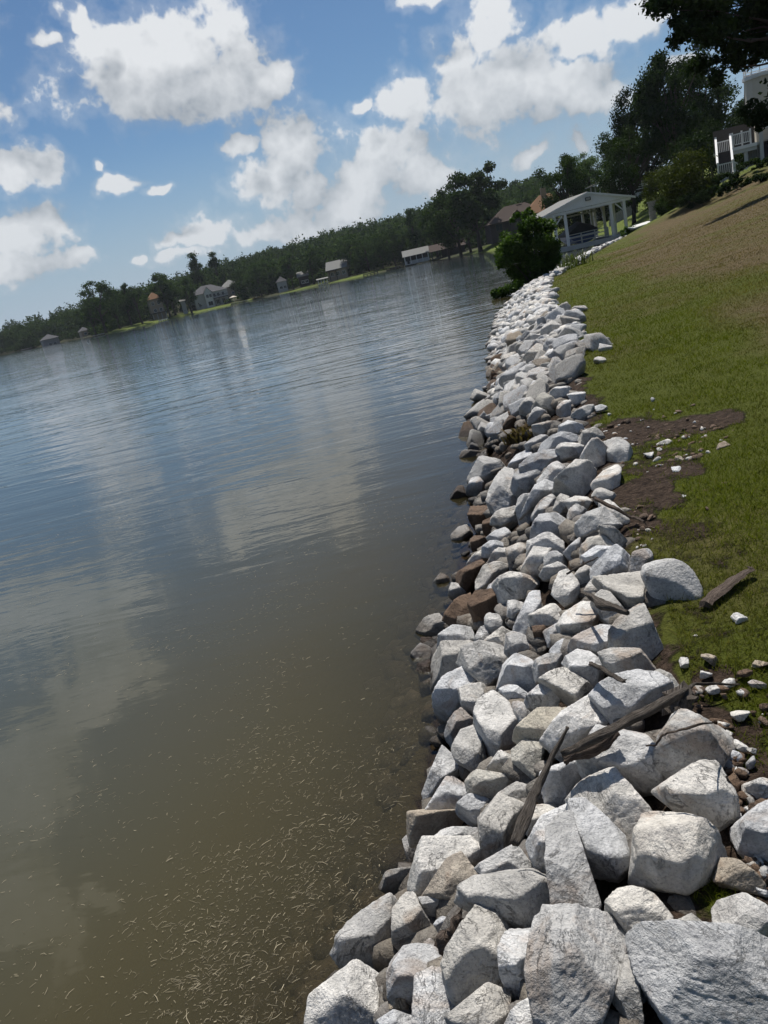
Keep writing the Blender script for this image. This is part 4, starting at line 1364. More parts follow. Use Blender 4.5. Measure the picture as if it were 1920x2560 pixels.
GR = [(1690, 1130, 90, 80, 150), (1620, 1090, 60, 50, 60), (1780, 1080, 90, 40, 60), (1830, 1870, 50, 30, 30), (1890, 2080, 40, 90, 60), (1760, 1780, 50, 40, 14), (1600, 1290, 40, 60, 40), (1870, 1960, 40, 40, 40), (1520, 1060, 50, 40, 50), (1900, 1730, 30, 40, 18), (1750, 1690, 80, 40, 18)]
for (px, py, sx, sy, n) in GR:
    for _ in range(n):
        x, y = px + rg.normal() * sx * 0.55, py + rg.normal() * sy * 0.55
        c = onz(x, y, 0.8)
        r = rg.uniform(0.005, 0.022) * (1 + 0.06 * np.linalg.norm(c))
        spots.append((c[0], c[1], 0.3, r))
spots = settle(spots, -9)
g = scatter_stones('gravel', spots[::5], LIB_TINY, M_rock, None, 21)
tag(g, 'scattered pale gravel on the bare soil and grass edge', 'gravel')
g = scatter_stones('soil_clods', spots[1::2], LIB_TINY, M_brown, None, 22)
tag(g, 'brown soil clods on the bare dirt patches', 'soil')


# ------------------------------------------------------------------ driftwood
def wood(name, label, pxs, rad, lift, mat, seed, cat='driftwood', flat=1.0, sides=14, jag=True, rough=0.55):
    """Branch through photograph pixels lying on the bank; rad in metres along the path."""
    pts = []
    for (px, py), lf in zip(pxs, lift):
        c = onz(px, py, 0.5)
        for _ in range(8):
            c = onz(px, py, max(ground_z(c[0], c[1]), 0) + lf)
        pts.append(c)
    pts = np.array(pts)
    n = 26
    tt = np.linspace(0, len(pts) - 1, n)
    path = np.stack([np.interp(tt, np.arange(len(pts)), pts[:, k]) for k in range(3)], -1)
    path += 0.012 * np.stack([fbm(np.c_[tt * 1.7 + 9 * k, np.zeros(n), np.full(n, seed)], seed + k, 3) for k in range(3)], -1)
    rr = np.interp(tt, np.arange(len(rad)) * (len(pts) - 1) / (len(rad) - 1), rad)
    o0 = path.mean(axis=0)
    V, T = tube(path - o0, rr, sides, rough, seed, flat)
    if jag:
        k = np.r_[0:sides, (n - 1) * sides:n * sides]
        V[k] += np.random.default_rng(seed).normal(size=(len(k), 3)) * rad[0] * 0.35
    me = mesh_np(name, V, T)
    al = np.r_[np.repeat(np.linspace(0, 1, n), sides), 0, 1]
    ar = np.r_[np.tile(np.linspace(0, 1, sides, endpoint=False), n), 0, 0]
    fattr(me, 'along', al * np.linalg.norm(pts[-1] - pts[0]) * 6)
    fattr(me, 'around', np.abs(ar * 2 - 1))
    smooth(me, sides > 6)
    return tag(link(name, me, mat, None, o0), label, cat)


wood('driftwood_log', 'long split brown driftwood log lying across the rocks towards the grass', [(1850, 1712), (1740, 1712), (1690, 1735), (1580, 1795), (1500, 1845), (1405, 1880)], [.003, .006, .012, .016, .016, .010], [.03, .06, .16, .24, .26, .24], M_wood, 3)
wood('driftwood_log', 'thick dark driftwood log standing steeply between rocks, left of the long log', [(1422, 1815), (1390, 1870), (1350, 1965), (1315, 2040), (1282, 2115)], [.004, .009, .012, .015, .013], [.34, .31, .27, .24, .20], M_wood, 4)
wood('driftwood_branch', 'grey brown branch lying below and along the long driftwood log', [(1540, 1830), (1480, 1870), (1410, 1900)], [.012, .018, .012], [.20, .20, .18], M_wood2, 5)
wood('driftwood_plank', 'weathered grey brown plank lying alone on the grass', [(1762, 1512), (1800, 1480), (1840, 1448), (1882, 1424)], [.030, .033, .028, .018], [.03, .035, .045, .05], M_wood2, 6, flat=0.34, sides=6, rough=0.22)
wood('driftwood_stick', 'dark pointed stick resting on white rocks left of the boulder', [(1455, 1482), (1500, 1505), (1568, 1532)], [.004, .017, .010], [.24, .25, .2], M_wood, 7)
wood('driftwood_stick', 'dark stick on the rocks above the large flat rock by the log', [(1475, 1660), (1520, 1680), (1560, 1703)], [.008, .009, .007], [.22, .2, .18], M_wood, 8)
wood('driftwood_plank', 'brown plank end sticking from the rocks onto the grass by the dirt patch', [(1482, 1243), (1530, 1268), (1580, 1292), (1612, 1308)], [.026, .024, .018, .010], [.24, .14, .06, .03], M_wood2, 9, flat=0.5, sides=6, rough=0.22)
wood('driftwood_stick', 'thin twig lying on rocks in the middle of the bank', [(1415, 1434), (1460, 1412), (1492, 1392)], [.005, .005, .003], [.26, .27, .25], M_wood, 10)
wood('driftwood_stump', 'short brown wood stub wedged between rocks near the bottom', [(1108, 2375), (1130, 2345), (1155, 2295)], [.022, .020, .010], [.10, .12, .16], M_wood2, 12)
wood('driftwood_block', 'square brown block of wood by the end of the long log', [(1700, 1780), (1708, 1738)], [.045, .04], [.05, .12], M_wood, 13, sides=6)
wood('dry_vine', 'thin dry vine stretched over the pale rocks below the long log', [(1612, 1868), (1650, 1850), (1668, 1828), (1720, 1815), (1790, 1808)], [.0025, .003, .003, .003, .002], [.30, .31, .34, .36, .2], M_wood2, 14, sides=6, jag=False)
wood('dry_vine', 'thin upright root growing from the soil beside the pale rocks', [(1816, 1940), (1832, 1985), (1840, 2015)], [.003, .004, .004], [.12, .07, .02], M_wood2, 15, sides=6, jag=False)

# ------------------------------------------------------------------ floating straw
rg = np.random.default_rng(5)
M_ = 60000
pxs, pys = rg.uniform(-80, 1190, M_), 1230 + 1350 * rg.random(M_) ** 0.95
cand = np.array([onz(x, y)[:2] for x, y in zip(pxs, pys)])
dr = fbm(np.c_[cand * np.array([1.1, 2.0]), np.zeros(M_)], 64, 4)
fine_ = fbm(np.c_[cand * 9.0, np.zeros(M_)], 62, 3)
dens = np.clip(0.05 + 1.1 * np.clip(dr - 0.02, 0, 1) + 1.5 * np.clip(fine_ - 0.22, 0, 1) * (0.25 + np.clip(dr + 0.15, 0, 1)), 0, 1)
pos = cand[rg.random(M_) < dens * 0.62]
ok = shore_s(pos) < -0.03
pos = pos[ok]
n = len(pos)
dist = np.hypot(pos[:, 0], pos[:, 1])
ln = np.minimum(rg.gamma(1.2, 0.0098, n) + 0.002, 0.08)
ang = rg.normal(0.35, 0.75, n)
wd = np.clip(rg.lognormal(-7.2, 0.35, n), 0.0003, 0.002)
dx = np.c_[np.cos(ang), np.sin(ang)]
nx = np.c_[-dx[:, 1], dx[:, 0]]
bend = rg.normal(0, 0.14, n)[:, None] * ln[:, None] * nx
z0 = 0.0025 + rg.random(n) * 0.003
V = np.zeros((n, 6, 3))
for q, (a, sgn) in enumerate(((-1, -1), (0, -1), (1, -1), (1, 1), (0, 1), (-1, 1))):
    V[:, q, :2] = pos + dx * (a * ln[:, None] * 0.5) + nx * (sgn * wd[:, None] * (0.5 if a else 0.9)) + (bend if a == 0 else 0)
    V[:, q, 2] = z0 + (0.002 if a == 0 else 0) + sgn * 0.0004
b = np.arange(n)[:, None] * 6
Fq = np.concatenate([b + np.array([0, 1, 4, 5]), b + np.array([1, 2, 3, 4])])
me = mesh_np('floating_straw', V.reshape(-1, 3), Fq)
fattr(me, 'tint', np.repeat(rg.random(n), 6))
m, nt, out = new_mat('dry_straw')
principled(nt, out, nt.mix(nt.attr('tint'), (0.09, 0.075, 0.045), (0.36, 0.31, 0.21)), 0.8, None, 0.3)
tag(link('floating_straw', me, m), 'dry straw and grass clippings floating on the water', 'straw', None, 'stuff')

# ------------------------------------------------------------------ grass
def grass(name, label, count, d0, d1, pw, thin, hmin, hvar, w0, w1, seed):
    rg = np.random.default_rng(seed)
    az = rg.uniform(R_(4), R_(48), count)
    dd = d0 * (d1 / d0) ** (rg.random(count) ** pw)
    pos = np.c_[np.sin(az) * dd, np.cos(az) * dd]
    s = shore_s(pos)
    dirt, dry, bed, far = ground_masks(pos, s)
    n0 = fbm(np.c_[pos * 0.45, np.zeros(count)], 51, 4)
    keep = (s > BANK_W * 0.98) & (rg.random(count) > dirt * 1.22) & (rg.random(count) > thin[0] * sstep(thin[1], thin[2], dd)) & (dd < 56)
    pos, dirt, dry, dd, s, n0 = pos[keep], dirt[keep], dry[keep], dd[keep], s[keep], n0[keep]
    n = len(pos)
    zz = terrain(pos, s) + (1 - sstep(30, 70, dd)) * 0.035 * fbm(np.c_[pos * 1.3, np.zeros(n)], 3, 4) + (1 - sstep(8, 16, dd)) * 0.02 * fbm(np.c_[pos * 6, np.zeros(n)], 4, 3)
    clump = fbm(np.c_[pos * 2.2, np.zeros(n)], 31, 4)
    hgt = (hmin + hvar * rg.random(n)) * (1 + 0.6 * clump) * (1 - 0.35 * dry)
    hgt = np.where(rg.random(n) < 0.012, hgt * 2.2, hgt)
    wd = w0 + w1 * dd
    a = rg.uniform(0, 6.28, n)
    b = a + 1.6 * rg.normal(size=n)
    lean = rg.uniform(0.2, 1.6, n)[:, None] * np.c_[np.cos(b), np.sin(b)]
    wv = np.c_[np.cos(a), np.sin(a)] * wd[:, None]
    V = np.zeros((n, 3, 3))
    V[:, 0, :2] = pos - wv
    V[:, 1, :2] = pos + wv
    V[:, 0, 2] = V[:, 1, 2] = zz - 0.004
    V[:, 2, :2] = pos + lean * hgt[:, None]
    V[:, 2, 2] = zz + hgt
    me = mesh_np(name, V.reshape(-1, 3), np.arange(3 * n).reshape(-1, 3))
    dn = np.clip(dry * 0.9 + 0.55 * n0 + 0.12 * rg.random(n) + 0.5 * (rg.random(n) < 0.10), 0, 1)
    fattr(me, 'tint', np.repeat(np.clip(0.45 + 0.5 * clump + 0.25 * rg.normal(size=n), 0, 1), 3))
    fattr(me, 'dryness', np.repeat(dn, 3))
    tag(link(name, me, M_blade), label, 'grass', None, 'stuff')


grass('lawn_grass', 'short green and dry brown grass of the sloping lawn', 300000, 1.6, 24, 0.9, (0.9, 5, 22), 0.016, 0.018, 0.0014, 0.00026, 8)
grass('dry_lawn_grass', 'thin dry grass of the upper lawn towards the houses', 150000, 9, 60, 0.8, (0.5, 30, 60), 0.020, 0.030, 0.0016, 0.00028, 18)

# ------------------------------------------------------------------ vegetation
def leaf_cloud(clumps, n, L, seed, wide=0.55, updown=0.3, fill=0.45):
    rgl = np.random.default_rng(seed)
    c = np.array(clumps, float)
    w = c[:, 3] ** 2
    k = rgl.choice(len(c), n, p=w / w.sum())
    d = rgl.normal(size=(n, 3))
    d /= np.linalg.norm(d, axis=1)[:, None]
    rad = c[k, 3] * rgl.random(n) ** fill * (1 + 0.22 * rgl.normal(size=n))
    sq = c[k, 4] if c.shape[1] > 4 else 0.8
    pos = c[k, :3] + d * rad[:, None] * np.c_[np.ones(n), np.ones(n), np.ones(n) * sq]
    nr = d * 0.6 + rgl.normal(size=(n, 3)) * 0.7 + np.array([0, 0, updown])
    nr /= np.linalg.norm(nr, axis=1)[:, None]
    t = np.cross(nr, rgl.normal(size=(n, 3)))
    t /= np.linalg.norm(t, axis=1)[:, None]
    b = np.cross(nr, t)
    l = L * rgl.uniform(0.6, 1.35, n)[:, None]
    V = np.stack([pos - t * l * 0.5, pos + b * l * wide * 0.5 + nr * l * 0.08, pos + t * l * 0.5, pos - b * l * wide * 0.5 + nr * l * 0.08], 1)
    tint = np.clip(0.5 + 0.22 * rgl.normal(size=n) + 0.25 * (rgl.random(len(c))[k] - 0.5), 0, 1)
    return V.reshape(-1, 3), np.arange(4 * n).reshape(-1, 4), np.repeat(tint, 4)


def leaf_mesh(name, clumps, n, L, seed, **kw):
    V, Fq, t = leaf_cloud(clumps, n, L, seed, **kw)
    me = mesh_np(name, V, Fq)
    fattr(me, 'tint', t)
    return me


def limb_path(a, b, seed, wob=0.06, n=7):
    a, b = np.array(a, float), np.array(b, float)
    t = np.linspace(0, 1, n)[:, None]
    p = a + (b - a) * t
    p += wob * np.linalg.norm(b - a) * np.stack([fbm(np.c_[t[:, 0] * 2.5 + 5 * k, np.zeros(n), np.full(n, seed * 1.1)], seed + k, 2) for k in range(3)], -1) * (t * (1 - t) * 4)
    return p


def tree_meshes(seed, leaves, L, width=0.62, trunk=0.28, kind='round', clumps=26):
    """Trunk-with-limbs mesh and crown mesh of a tree one metre tall."""
    rgt = np.random.default_rng(seed)
    cl = []
    cz = (1 + trunk) / 2
    hz = (1 - trunk) / 2
    for i in range(clumps):
        u = rgt.normal(size=3)
        u /= np.linalg.norm(u)
        f = rgt.uniform(0.5, 1.0)
        zz = u[2] * f
        wr = width / 2
        if kind == 'pine':
            wr *= 0.35 + 0.65 * (1 - (zz + 1) / 2)
        elif kind == 'oak':
            wr *= 1.05 - 0.25 * max(zz, 0)
        r = rgt.uniform(0.060, 0.115) * (0.75 + 0.5 * width)
        cl.append((u[0] * f * wr, u[1] * f * wr, cz + zz * hz * 0.93, r, rgt.uniform(0.6, 0.85)))
    crown = leaf_mesh('crown', cl, leaves, L, seed)
    parts = []
    top = np.array([rgt.normal() * 0.02, rgt.normal() * 0.02, trunk + hz * 1.3])
    tp = limb_path((0, 0, -0.03), top, seed, 0.07, 10)
    parts.append(tube(tp, np.interp(np.linspace(0, 1, 10), [0, 0.1, 0.5, 1], [0.034, 0.024, 0.016, 0.004]), 7, 0.2, seed))
    for i in range(0, clumps, 2):
        c = np.array(cl[i][:3])
        st = tp[int(np.clip(2 + (c[2] - trunk) / (1 - trunk) * 5, 2, 7))]
        parts.append(tube(limb_path(st, c, seed + i, 0.12), np.linspace(0.010, 0.0025, 7), 5, 0.0, i))
    V, T = merge(parts)
    tr = mesh_np('trunk', V, T)
    smooth(tr)
    return tr, crown


def place_tree(name, label, lib, mat, base, height, rotz=0.0, wx=1.0, cat='tree', group=None):
    t = thing(name, label, cat, base, rotz, group)
    t.scale = (height * wx, height * wx, height)
    tr, cr = lib
    if not tr.materials:
        tr.materials.append(M_bark)
    a = link('trunk', tr, None, t)
    if cr.materials and cr.materials[0] is not mat:
        cr = cr.copy()
        cr.materials.clear()
    b = link('crown', cr, mat, t)
    return t


TL = [tree_meshes(901, 5200, 0.036, 0.66, 0.22, 'round', 24), tree_meshes(902, 5000, 0.036, 0.50, 0.22, 'round', 22), tree_meshes(903, 5400, 0.036, 0.80, 0.20, 'oak', 26),
      tree_meshes(904, 4000, 0.034, 0.42, 0.3, 'pine', 22), tree_meshes(905, 5400, 0.036, 0.9, 0.15, 'oak', 28)]
TM = [tree_meshes(911, 15000, 0.022, 0.78, 0.20, 'oak', 34), tree_meshes(912, 14000, 0.022, 0.60, 0.22, 'round', 30), tree_meshes(913, 13000, 0.022, 0.66, 0.12, 'round', 34)]

# far wood: one mass of crowns over the hills beyond the lake
rg = np.random.default_rng(40)
aa = np.radians(rg.uniform(-34, 16, 6000))
DD_ = 250 + 330 * rg.random(6000) ** 0.8
pp_ = np.c_[np.sin(aa) * DD_, np.cos(aa) * DD_]
ss_ = shore_s(pp_)
ok = (ss_ > 4) & (far_lawn(pp_) < 0.3) & ((ss_ > 14) | (rg.random(6000) < 0.8))
for hx in ((535, 760, 338), (395, 775, 325), (845, 685, 290), (590, 730, 365), (760, 700, 307), (706, 712, 314), (1045, 655, 262), (1120, 640, 246)):
    hc = at(*hx)
    ok &= ~((np.hypot(pp_[:, 0] - hc[0], pp_[:, 1] - hc[1]) < 10) | ((np.hypot(pp_[:, 0] - hc[0] * 0.96, pp_[:, 1] - hc[1] * 0.96) < 8)))
pp_, ss_ = pp_[ok][:2100], ss_[ok][:2100]
cand = [(x, y, z, q) for (x, y), z, q in zip(pp_, terrain(pp_, ss_), ss_)]
Vs, Fs, Ts, b = [], [], [], 0
for i, (x, y, z, s_) in enumerate(cand):
    hgt = rg.uniform(8.5, 13.5) * (1.15 if rg.random() < 0.12 else 1.0)
    w = hgt * rg.uniform(0.26, 0.36)
    cl = [(x + rg.normal() * w * 0.35, y + rg.normal() * w * 0.35, z + hgt * rg.uniform(0.40, 0.80), w * rg.uniform(0.45, 0.75), 1.0) for _ in range(5)]
    cl.append((x, y, z + hgt * 0.86, w * 0.5, 0.9))
    cl.append((x, y, z + hgt * 0.3, w * 0.8, 1.0))
    V, Fq, t = leaf_cloud(cl, 112, 1.3, 4000 + i, wide=0.75, fill=0.35)
    Vs.append(V)
    Fs.append(Fq + b)
    Ts.append(np.clip(t * 0.6 + rg.uniform(-0.1, 0.5), 0, 1))
    b += len(V)
ab = np.radians(rg.uniform(-34, 14, 4000))
Db = 255 + 260 * rg.random(4000)
pb = np.c_[np.sin(ab) * Db, np.cos(ab) * Db]
sb = shore_s(pb)
okb = (sb > 1.5) & (sb < 26) & (far_lawn(pb) < 0.3)
for hx in ((535, 765, 328), (395, 780, 315), (845, 690, 280), (760, 702, 300), (706, 714, 306), (1045, 655, 260), (1120, 640, 246), (985, 668, 263), (925, 685, 262), (805, 705, 278), (215, 835, 370), (130, 858, 425)):
    hc = at(*hx)
    okb &= np.hypot(pb[:, 0] - hc[0], pb[:, 1] - hc[1]) > 9
pb, sb = pb[okb][:520], sb[okb][:520]
for i, ((x, y), z) in enumerate(zip(pb, terrain(pb, sb))):
    h_ = rg.uniform(2.0, 5.5)
    cl = [(x + rg.normal() * 1.6, y + rg.normal() * 1.2, z + h_ * rg.uniform(0.25, 0.6), h_ * rg.uniform(0.3, 0.5), 1.0) for _ in range(4)]
    V, Fq, t = leaf_cloud(cl, 90, 0.9, 9000 + i, wide=0.75, fill=0.35)
    Vs.append(V)
    Fs.append(Fq + b)
    Ts.append(np.clip(t * 0.6 + rg.uniform(-0.1, 0.5), 0, 1))
    b += len(V)
me = mesh_np('far_wood', np.vstack(Vs), np.vstack(Fs))
fattr(me, 'tint', np.concatenate(Ts))
tag(link('far_wood', me, M_leaf_far), 'dense dark green woodland covering the hills across the lake', 'woodland', None, 'stuff')


def gpt(px, py, D):
    p = at(px, py, D)
    return (p[0], p[1], ground_z(p[0], p[1]) - 0.1)


# trees one can tell apart on the far shore: pixel x, y of the foot, distance, height, library, label
FT = [
    (265, 828, 300, 18.5, 2, 'tall broad tree at the tip of the far left wooded point'),
    (238, 832, 306, 14, 0, 'lower tree at the outer left side of the far point'),
    (300, 820, 310, 15, 0, 'dark round tree right of the tall tree on the far point'),
    (330, 812, 316, 16, 1, 'tree left of the tan house across the lake'),
    (356, 806, 312, 14, 2, 'dark tree hiding the left side of the tan house'),
    (425, 792, 322, 17, 1, 'slim tree between tan house and white shed across the lake'),
    (440, 788, 332, 18, 0, 'tall dark tree between tan house and white house'),
    (478, 776, 325, 14, 0, 'round tree touching the left side of the white house across the lake'),
    (515, 765, 362, 22, 3, 'tall pine standing out above the woods behind the white house'),
    (560, 755, 375, 20, 3, 'pine with flat top behind the white house roof'),
    (620, 748, 345, 13, 4, 'wide tree right of the grey roofed house across the lake'),
    (655, 738, 322, 13, 2, 'dark round tree at the water right of the wooded lawn'),
    (680, 732, 330, 14, 0, 'tree left of the small hidden cottage across the lake'),
    (735, 722, 308, 14, 1, 'tree between the two small cottages across the lake'),
    (785, 708, 305, 13, 0, 'tree left of the pale roofed house across the lake'),
    (893, 690, 290, 14, 2, 'round tree right of the pale roofed house across the lake'),
    (925, 684, 282, 12, 4, 'low spreading reddish tree left of the far white boathouse'),
    (960, 676, 276, 12, 4, 'low spreading tree behind the dock left of the far white boathouse'),
    (990, 668, 274, 12, 2, 'dark tree immediately left of the far white boathouse'),
    (1045, 655, 276, 17, 3, 'pine rising behind the far white boathouse'),
    (1095, 642, 262, 17, 0, 'dark tree behind the brown roofed far boathouse'),
    (1150, 622, 205, 18.5, 2, 'large dark tree left of the brown gabled house'),
    (1198, 600, 193, 19, 0, 'tall dark tree beside the brown gabled house, left of the shore bush'),
    (1232, 592, 198, 19, 1, 'tall dark tree touching the left roof of the brown gabled house'),
    (1175, 615, 215, 14, 2, 'dark tree left behind the tall pair by the brown gabled house'),
    (1120, 634, 225, 15, 2, 'dark tree over the brown roofed far boathouse'),
]
for i, (px, py, D_, h_, k, lab) in enumerate(FT):
    place_tree('pine_tree' if k == 3 else 'tree', lab, TL[k], M_leaf_far if D_ > 240 else M_leaf_mid, gpt(px, py, D_), h_, i * 1.9, 1.0, 'tree', 'trees on the far shore')

MT = [
    (1412, 515, 118, 12.6, 1, 'tree', M_leaf_mid, 'dark tree behind the boathouse roof, left of the pale willow', .95),
    (1480, 500, 135, 9.5, 2, 'willow_tree', M_leaf_willow, 'pale grey green willow like tree right behind the boathouse roof', 1.15),
    (1575, 478, 92, 11.0, 0, 'tree', M_leaf_mid, 'big dark tree over the white porch house', .85),
    (1632, 460, 100, 14.0, 0, 'tree', M_leaf_oak, 'tallest dark tree behind the hedge, right of the porch house', .72),
    (1700, 440, 92, 16.0, 1, 'tree', M_leaf_oak, 'tall dark tree left of the deck house', .78),
    (1748, 430, 98, 14.5, 2, 'tree', M_leaf_oak, 'dark tree directly behind the deck stairs', 1.0),
    (1815, 420, 112, 11.0, 2, 'tree', M_leaf_mid, 'greener tree seen between the deck house tower and the dark trees', 1.3),
    (1550, 470, 150, 11.5, 2, 'tree', M_leaf_mid, 'green tree far behind the white porch house', 1.2),
    (1455, 505, 165, 9.0, 0, 'tree', M_leaf_mid, 'tree far behind the orange roofed house', 1.0),
]
for i, (px, py, D_, h_, k, nm, mt, lab, wx) in enumerate(MT):
    place_tree(nm, lab, TM[k], mt, gpt(px, py, D_), h_, i * 2.3 + 0.4, wx, 'tree', 'trees by the near houses')


# the oak whose boughs hang into the top right of the picture
def bough_tree():
    base = np.array([24.5, 33.0, 0])
    base[2] = ground_z(base[0], base[1]) - 0.1
    t = thing('oak_tree', 'near oak with dark boughs hanging into the top right corner', 'tree', tuple(base))
    D0 = 38.0
    tips = [(1690, 25, 36, 1.0), (1720, 70, 36, 1.1), (1740, 20, 37, 1.2), (1770, 110, 37, 1.1), (1800, 40, 38, 1.5), (1820, 140, 38, 1.0), (1785, 170, 38, .7), (1850, 90, 38, 1.4), (1860, 145, 39, .8), (1900, 30, 39, 1.5),
            (1910, 110, 39, 1.2), (1950, 60, 40, 1.6), (1990, 130, 40, 1.4), (1700, 90, 36, .6), (1760, 60, 37, .9), (1830, 10, 38, 1.4), (1930, 140, 38, .5),
            (1885, 265, 37, .5), (1905, 285, 37, .6), (1872, 298, 37, .4), (1925, 305, 37, .6), (1950, 280, 38, .7), (1895, 312, 37, .4), (2000, 100, 40, 2.4), (2090, 200, 40, 2.0), (2080, 60, 40, 2.6), (2000, 0, 40, 2.4), (1940, -40, 39, 2.0),
            (1860, -40, 38, 1.8), (1770, -30, 37, 1.3), (2140, 150, 41, 2.6), (2050, 290, 40, 1.2)]
    cl, parts = [], []
    rgb = np.random.default_rng(60)
    hub = np.array([0, 0, 5.2])
    parts.append(tube(limb_path((0, 0, -0.2), (0.3, 0.2, 9.5), 5, 0.05, 12), np.interp(np.linspace(0, 1, 12), [0, .1, .6, 1], [.5, .36, .24, .05]), 10, 0.2, 3))
    for i, (px, py, D_, r) in enumerate(tips):
        c = at(px, py, D_) - base
        for q in range(3):
            cl.append((*(c + rgb.normal(size=3) * r * 0.42), r * rgb.uniform(0.34, 0.6), 0.75))
        st = hub + np.array([0, 0, min(3.5, max(-1.5, c[2] - 7.0))])
        parts.append(tube(limb_path(st, c, 70 + i, 0.12, 9), np.linspace(0.10, 0.012, 9), 6, 0.1, i))
    V, T = merge(parts)
    tr = mesh_np('trunk', V, T)
    smooth(tr)
    link('trunk', tr, M_bark, t)
    link('crown', leaf_mesh('crown', cl, 52000, 0.20, 61, wide=0.6, fill=0.42), M_leaf_oak, t)


bough_tree()


# the bush growing out of the rocks
def shore_bush():
    b = np.array([*onz(1335, 708, 0.2)[:2], 0.1])
    t = thing('shore_bush', 'bright green bush growing from the rocks at the water edge', 'bush', tuple(b))
    rgb = np.random.default_rng(90)
    D_ = math.hypot(b[0], b[1])
    tips = [(1325, 545, .32), (1300, 565, .38), (1345, 560, .38), (1285, 590, .40), (1320, 595, .5), (1360, 590, .42), (1270, 620, .38), (1300, 635, .55), (1345, 635, .55), (1375, 620, .36), (1280, 655, .42), (1320, 670, .5),
            (1365, 660, .42), (1300, 690, .34), (1345, 690, .38), (1252, 655, .17), (1262, 640, .2), (1245, 665, .12), (1290, 545, .16), (1330, 532, .14), (1310, 615, .5), (1335, 660, .5), (1290, 675, .42), (1360, 675, .4), (1325, 700, .36), (1380, 645, .3), (1265, 600, .25), (1365, 570, .25)]
    cl, parts = [], []
    for i, (px, py, r) in enumerate(tips):
        c = at(px, py, D_ + rgb.normal() * 0.35) - b
        for q in range(2):
            cl.append((*(c + rgb.normal(size=3) * r * 0.5), r * rgb.uniform(0.6, 0.95), 0.85))
        cl.append((*(c + rgb.normal(size=3) * r * 0.75), r * rgb.uniform(0.2, 0.4), 0.85))
        parts.append(tube(limb_path((rgb.normal() * 0.1, rgb.normal() * 0.1, -0.1), c, i + 5, 0.1, 7), np.linspace(0.035, 0.008, 7), 5, 0, i))
    low = [(1240, 738, .16), (1256, 730, .2), (1275, 722, .24), (1262, 745, .15), (1292, 715, .25), (1234, 730, .12)]
    for i, (px, py, r) in enumerate(low):
        c = at(px, py, D_ - 1.6) - b
        cl.append((*c, r * 1.2, 0.8))
        parts.append(tube(limb_path((0, 0, 0.1), c, i + 50, 0.1, 7), np.linspace(0.02, 0.006, 7), 5, 0, i))
    V, T = merge(parts)
    me = mesh_np('stems', V, T)
    smooth(me)
    link('stems', me, M_bark, t)
    link('foliage', leaf_mesh('foliage', cl, 34000, 0.12, 92, wide=0.66, fill=0.4), M_leaf_bush, t)


shore_bush()


def shrub(name, label, px, py, D_, w, h_, mat, n, L, seed, cat='shrub', group=None, base=None):
    b = base or gpt(px, py, D_)
    t = thing(name, label, cat, b, 0.0, group)
    rgb = np.random.default_rng(seed)
    cl = []
    parts = []
    for i in range(14):
        u = rgb.normal(size=3)
        u /= np.linalg.norm(u)
        c = (u[0] * w * 0.36, u[1] * w * 0.3, h_ * 0.5 + u[2] * h_ * 0.36)
        cl.append((*c, min(w, h_) * rgb.uniform(0.17, 0.28), 0.85))
        if i % 3 == 0:
            parts.append(tube(limb_path((0, 0, -0.1), c, seed + i), np.linspace(0.03, 0.008, 7) * h_ / 2, 5, 0, i))
    V, T = merge(parts)
    link('stems', mesh_np('stems', V, T), M_bark, t)
    link('foliage', leaf_mesh('foliage', cl, n, L, seed), mat, t)
    return t


shrub('hedge_bush', 'yellow green bush left of the deck stairs', 1730, 470, 62, 4.2, 3.6, M_leaf_hedge, 9000, 0.17, 101)
shrub('hedge_bush', 'dark green bush at the left foot of the yellow green bush', 1675, 478, 70, 4.6, 4.0, M_leaf_hedge, 9000, 0.18, 102)
shrub('hedge_bush', 'low dark shrub below the deck stair landing', 1815, 468, 63, 2.2, 0.9, M_leaf_mid, 4000, 0.12, 103)
shrub('hedge_bush', 'dark shrub right of the deck stairs under the house', 1885, 455, 63, 3.0, 0.9, M_leaf_mid, 4000, 0.12, 104)
shrub('hedge_bush', 'dark shrub left of the deck stair landing', 1760, 478, 62, 2.4, 1.0, M_leaf_mid, 4000, 0.12, 105)
shrub('hedge_bush', 'leafy shrub right of the stone pillar', 1668, 540, 66, 2.2, 1.3, M_leaf_mid, 4500, 0.13, 106)
shrub('hedge_bush', 'creeping green shrub on the lawn edge between pillar and dark shrubs', 1705, 520, 64, 2.6, 1.2, M_leaf_mid, 4500, 0.13, 107)
shrub('hedge_bush', 'low green weeds growing beside the white slab at the boathouse', 1570, 575, 64, 1.5, 0.7, M_leaf_bush, 2500, 0.10, 108)
shrub('hedge_bush', 'tall dark hedge behind the deck stairs', 1775, 425, 80, 9, 5.5, M_leaf_oak, 9000, 0.24, 111)
shrub('hedge_bush', 'tall dark hedge behind the deck under the house', 1850, 405, 84, 9, 5.5, M_leaf_oak, 9000, 0.24, 112)
shrub('hedge_bush', 'dark low shrub on the crest of the lawn right of the creeping shrub', 1745, 500, 60, 3.4, 1.0, M_leaf_oak, 5000, 0.12, 113)
shrub('hedge_bush', 'dark low shrub at the lawn crest below the stair landing', 1800, 484, 59, 3.4, 1.0, M_leaf_oak, 5000, 0.12, 114)
shrub('hedge_bush', 'dark low shrub at the lawn crest near the right edge', 1865, 468, 58, 3.8, 1.0, M_leaf_oak, 5000, 0.12, 115)
shrub('hedge_bush', 'dark hedge seen through the left half of the boathouse', 1425, 556, 116, 8, 3.4, M_leaf_oak, 5000, 0.24, 116)
shrub('hedge_bush', 'dark hedge seen through the middle of the boathouse', 1470, 545, 118, 8, 3.6, M_leaf_oak, 5000, 0.24, 117)
shrub('hedge_bush', 'dark hedge behind the right posts of the boathouse', 1515, 535, 112, 7, 3.2, M_leaf_oak, 5000, 0.24, 118)
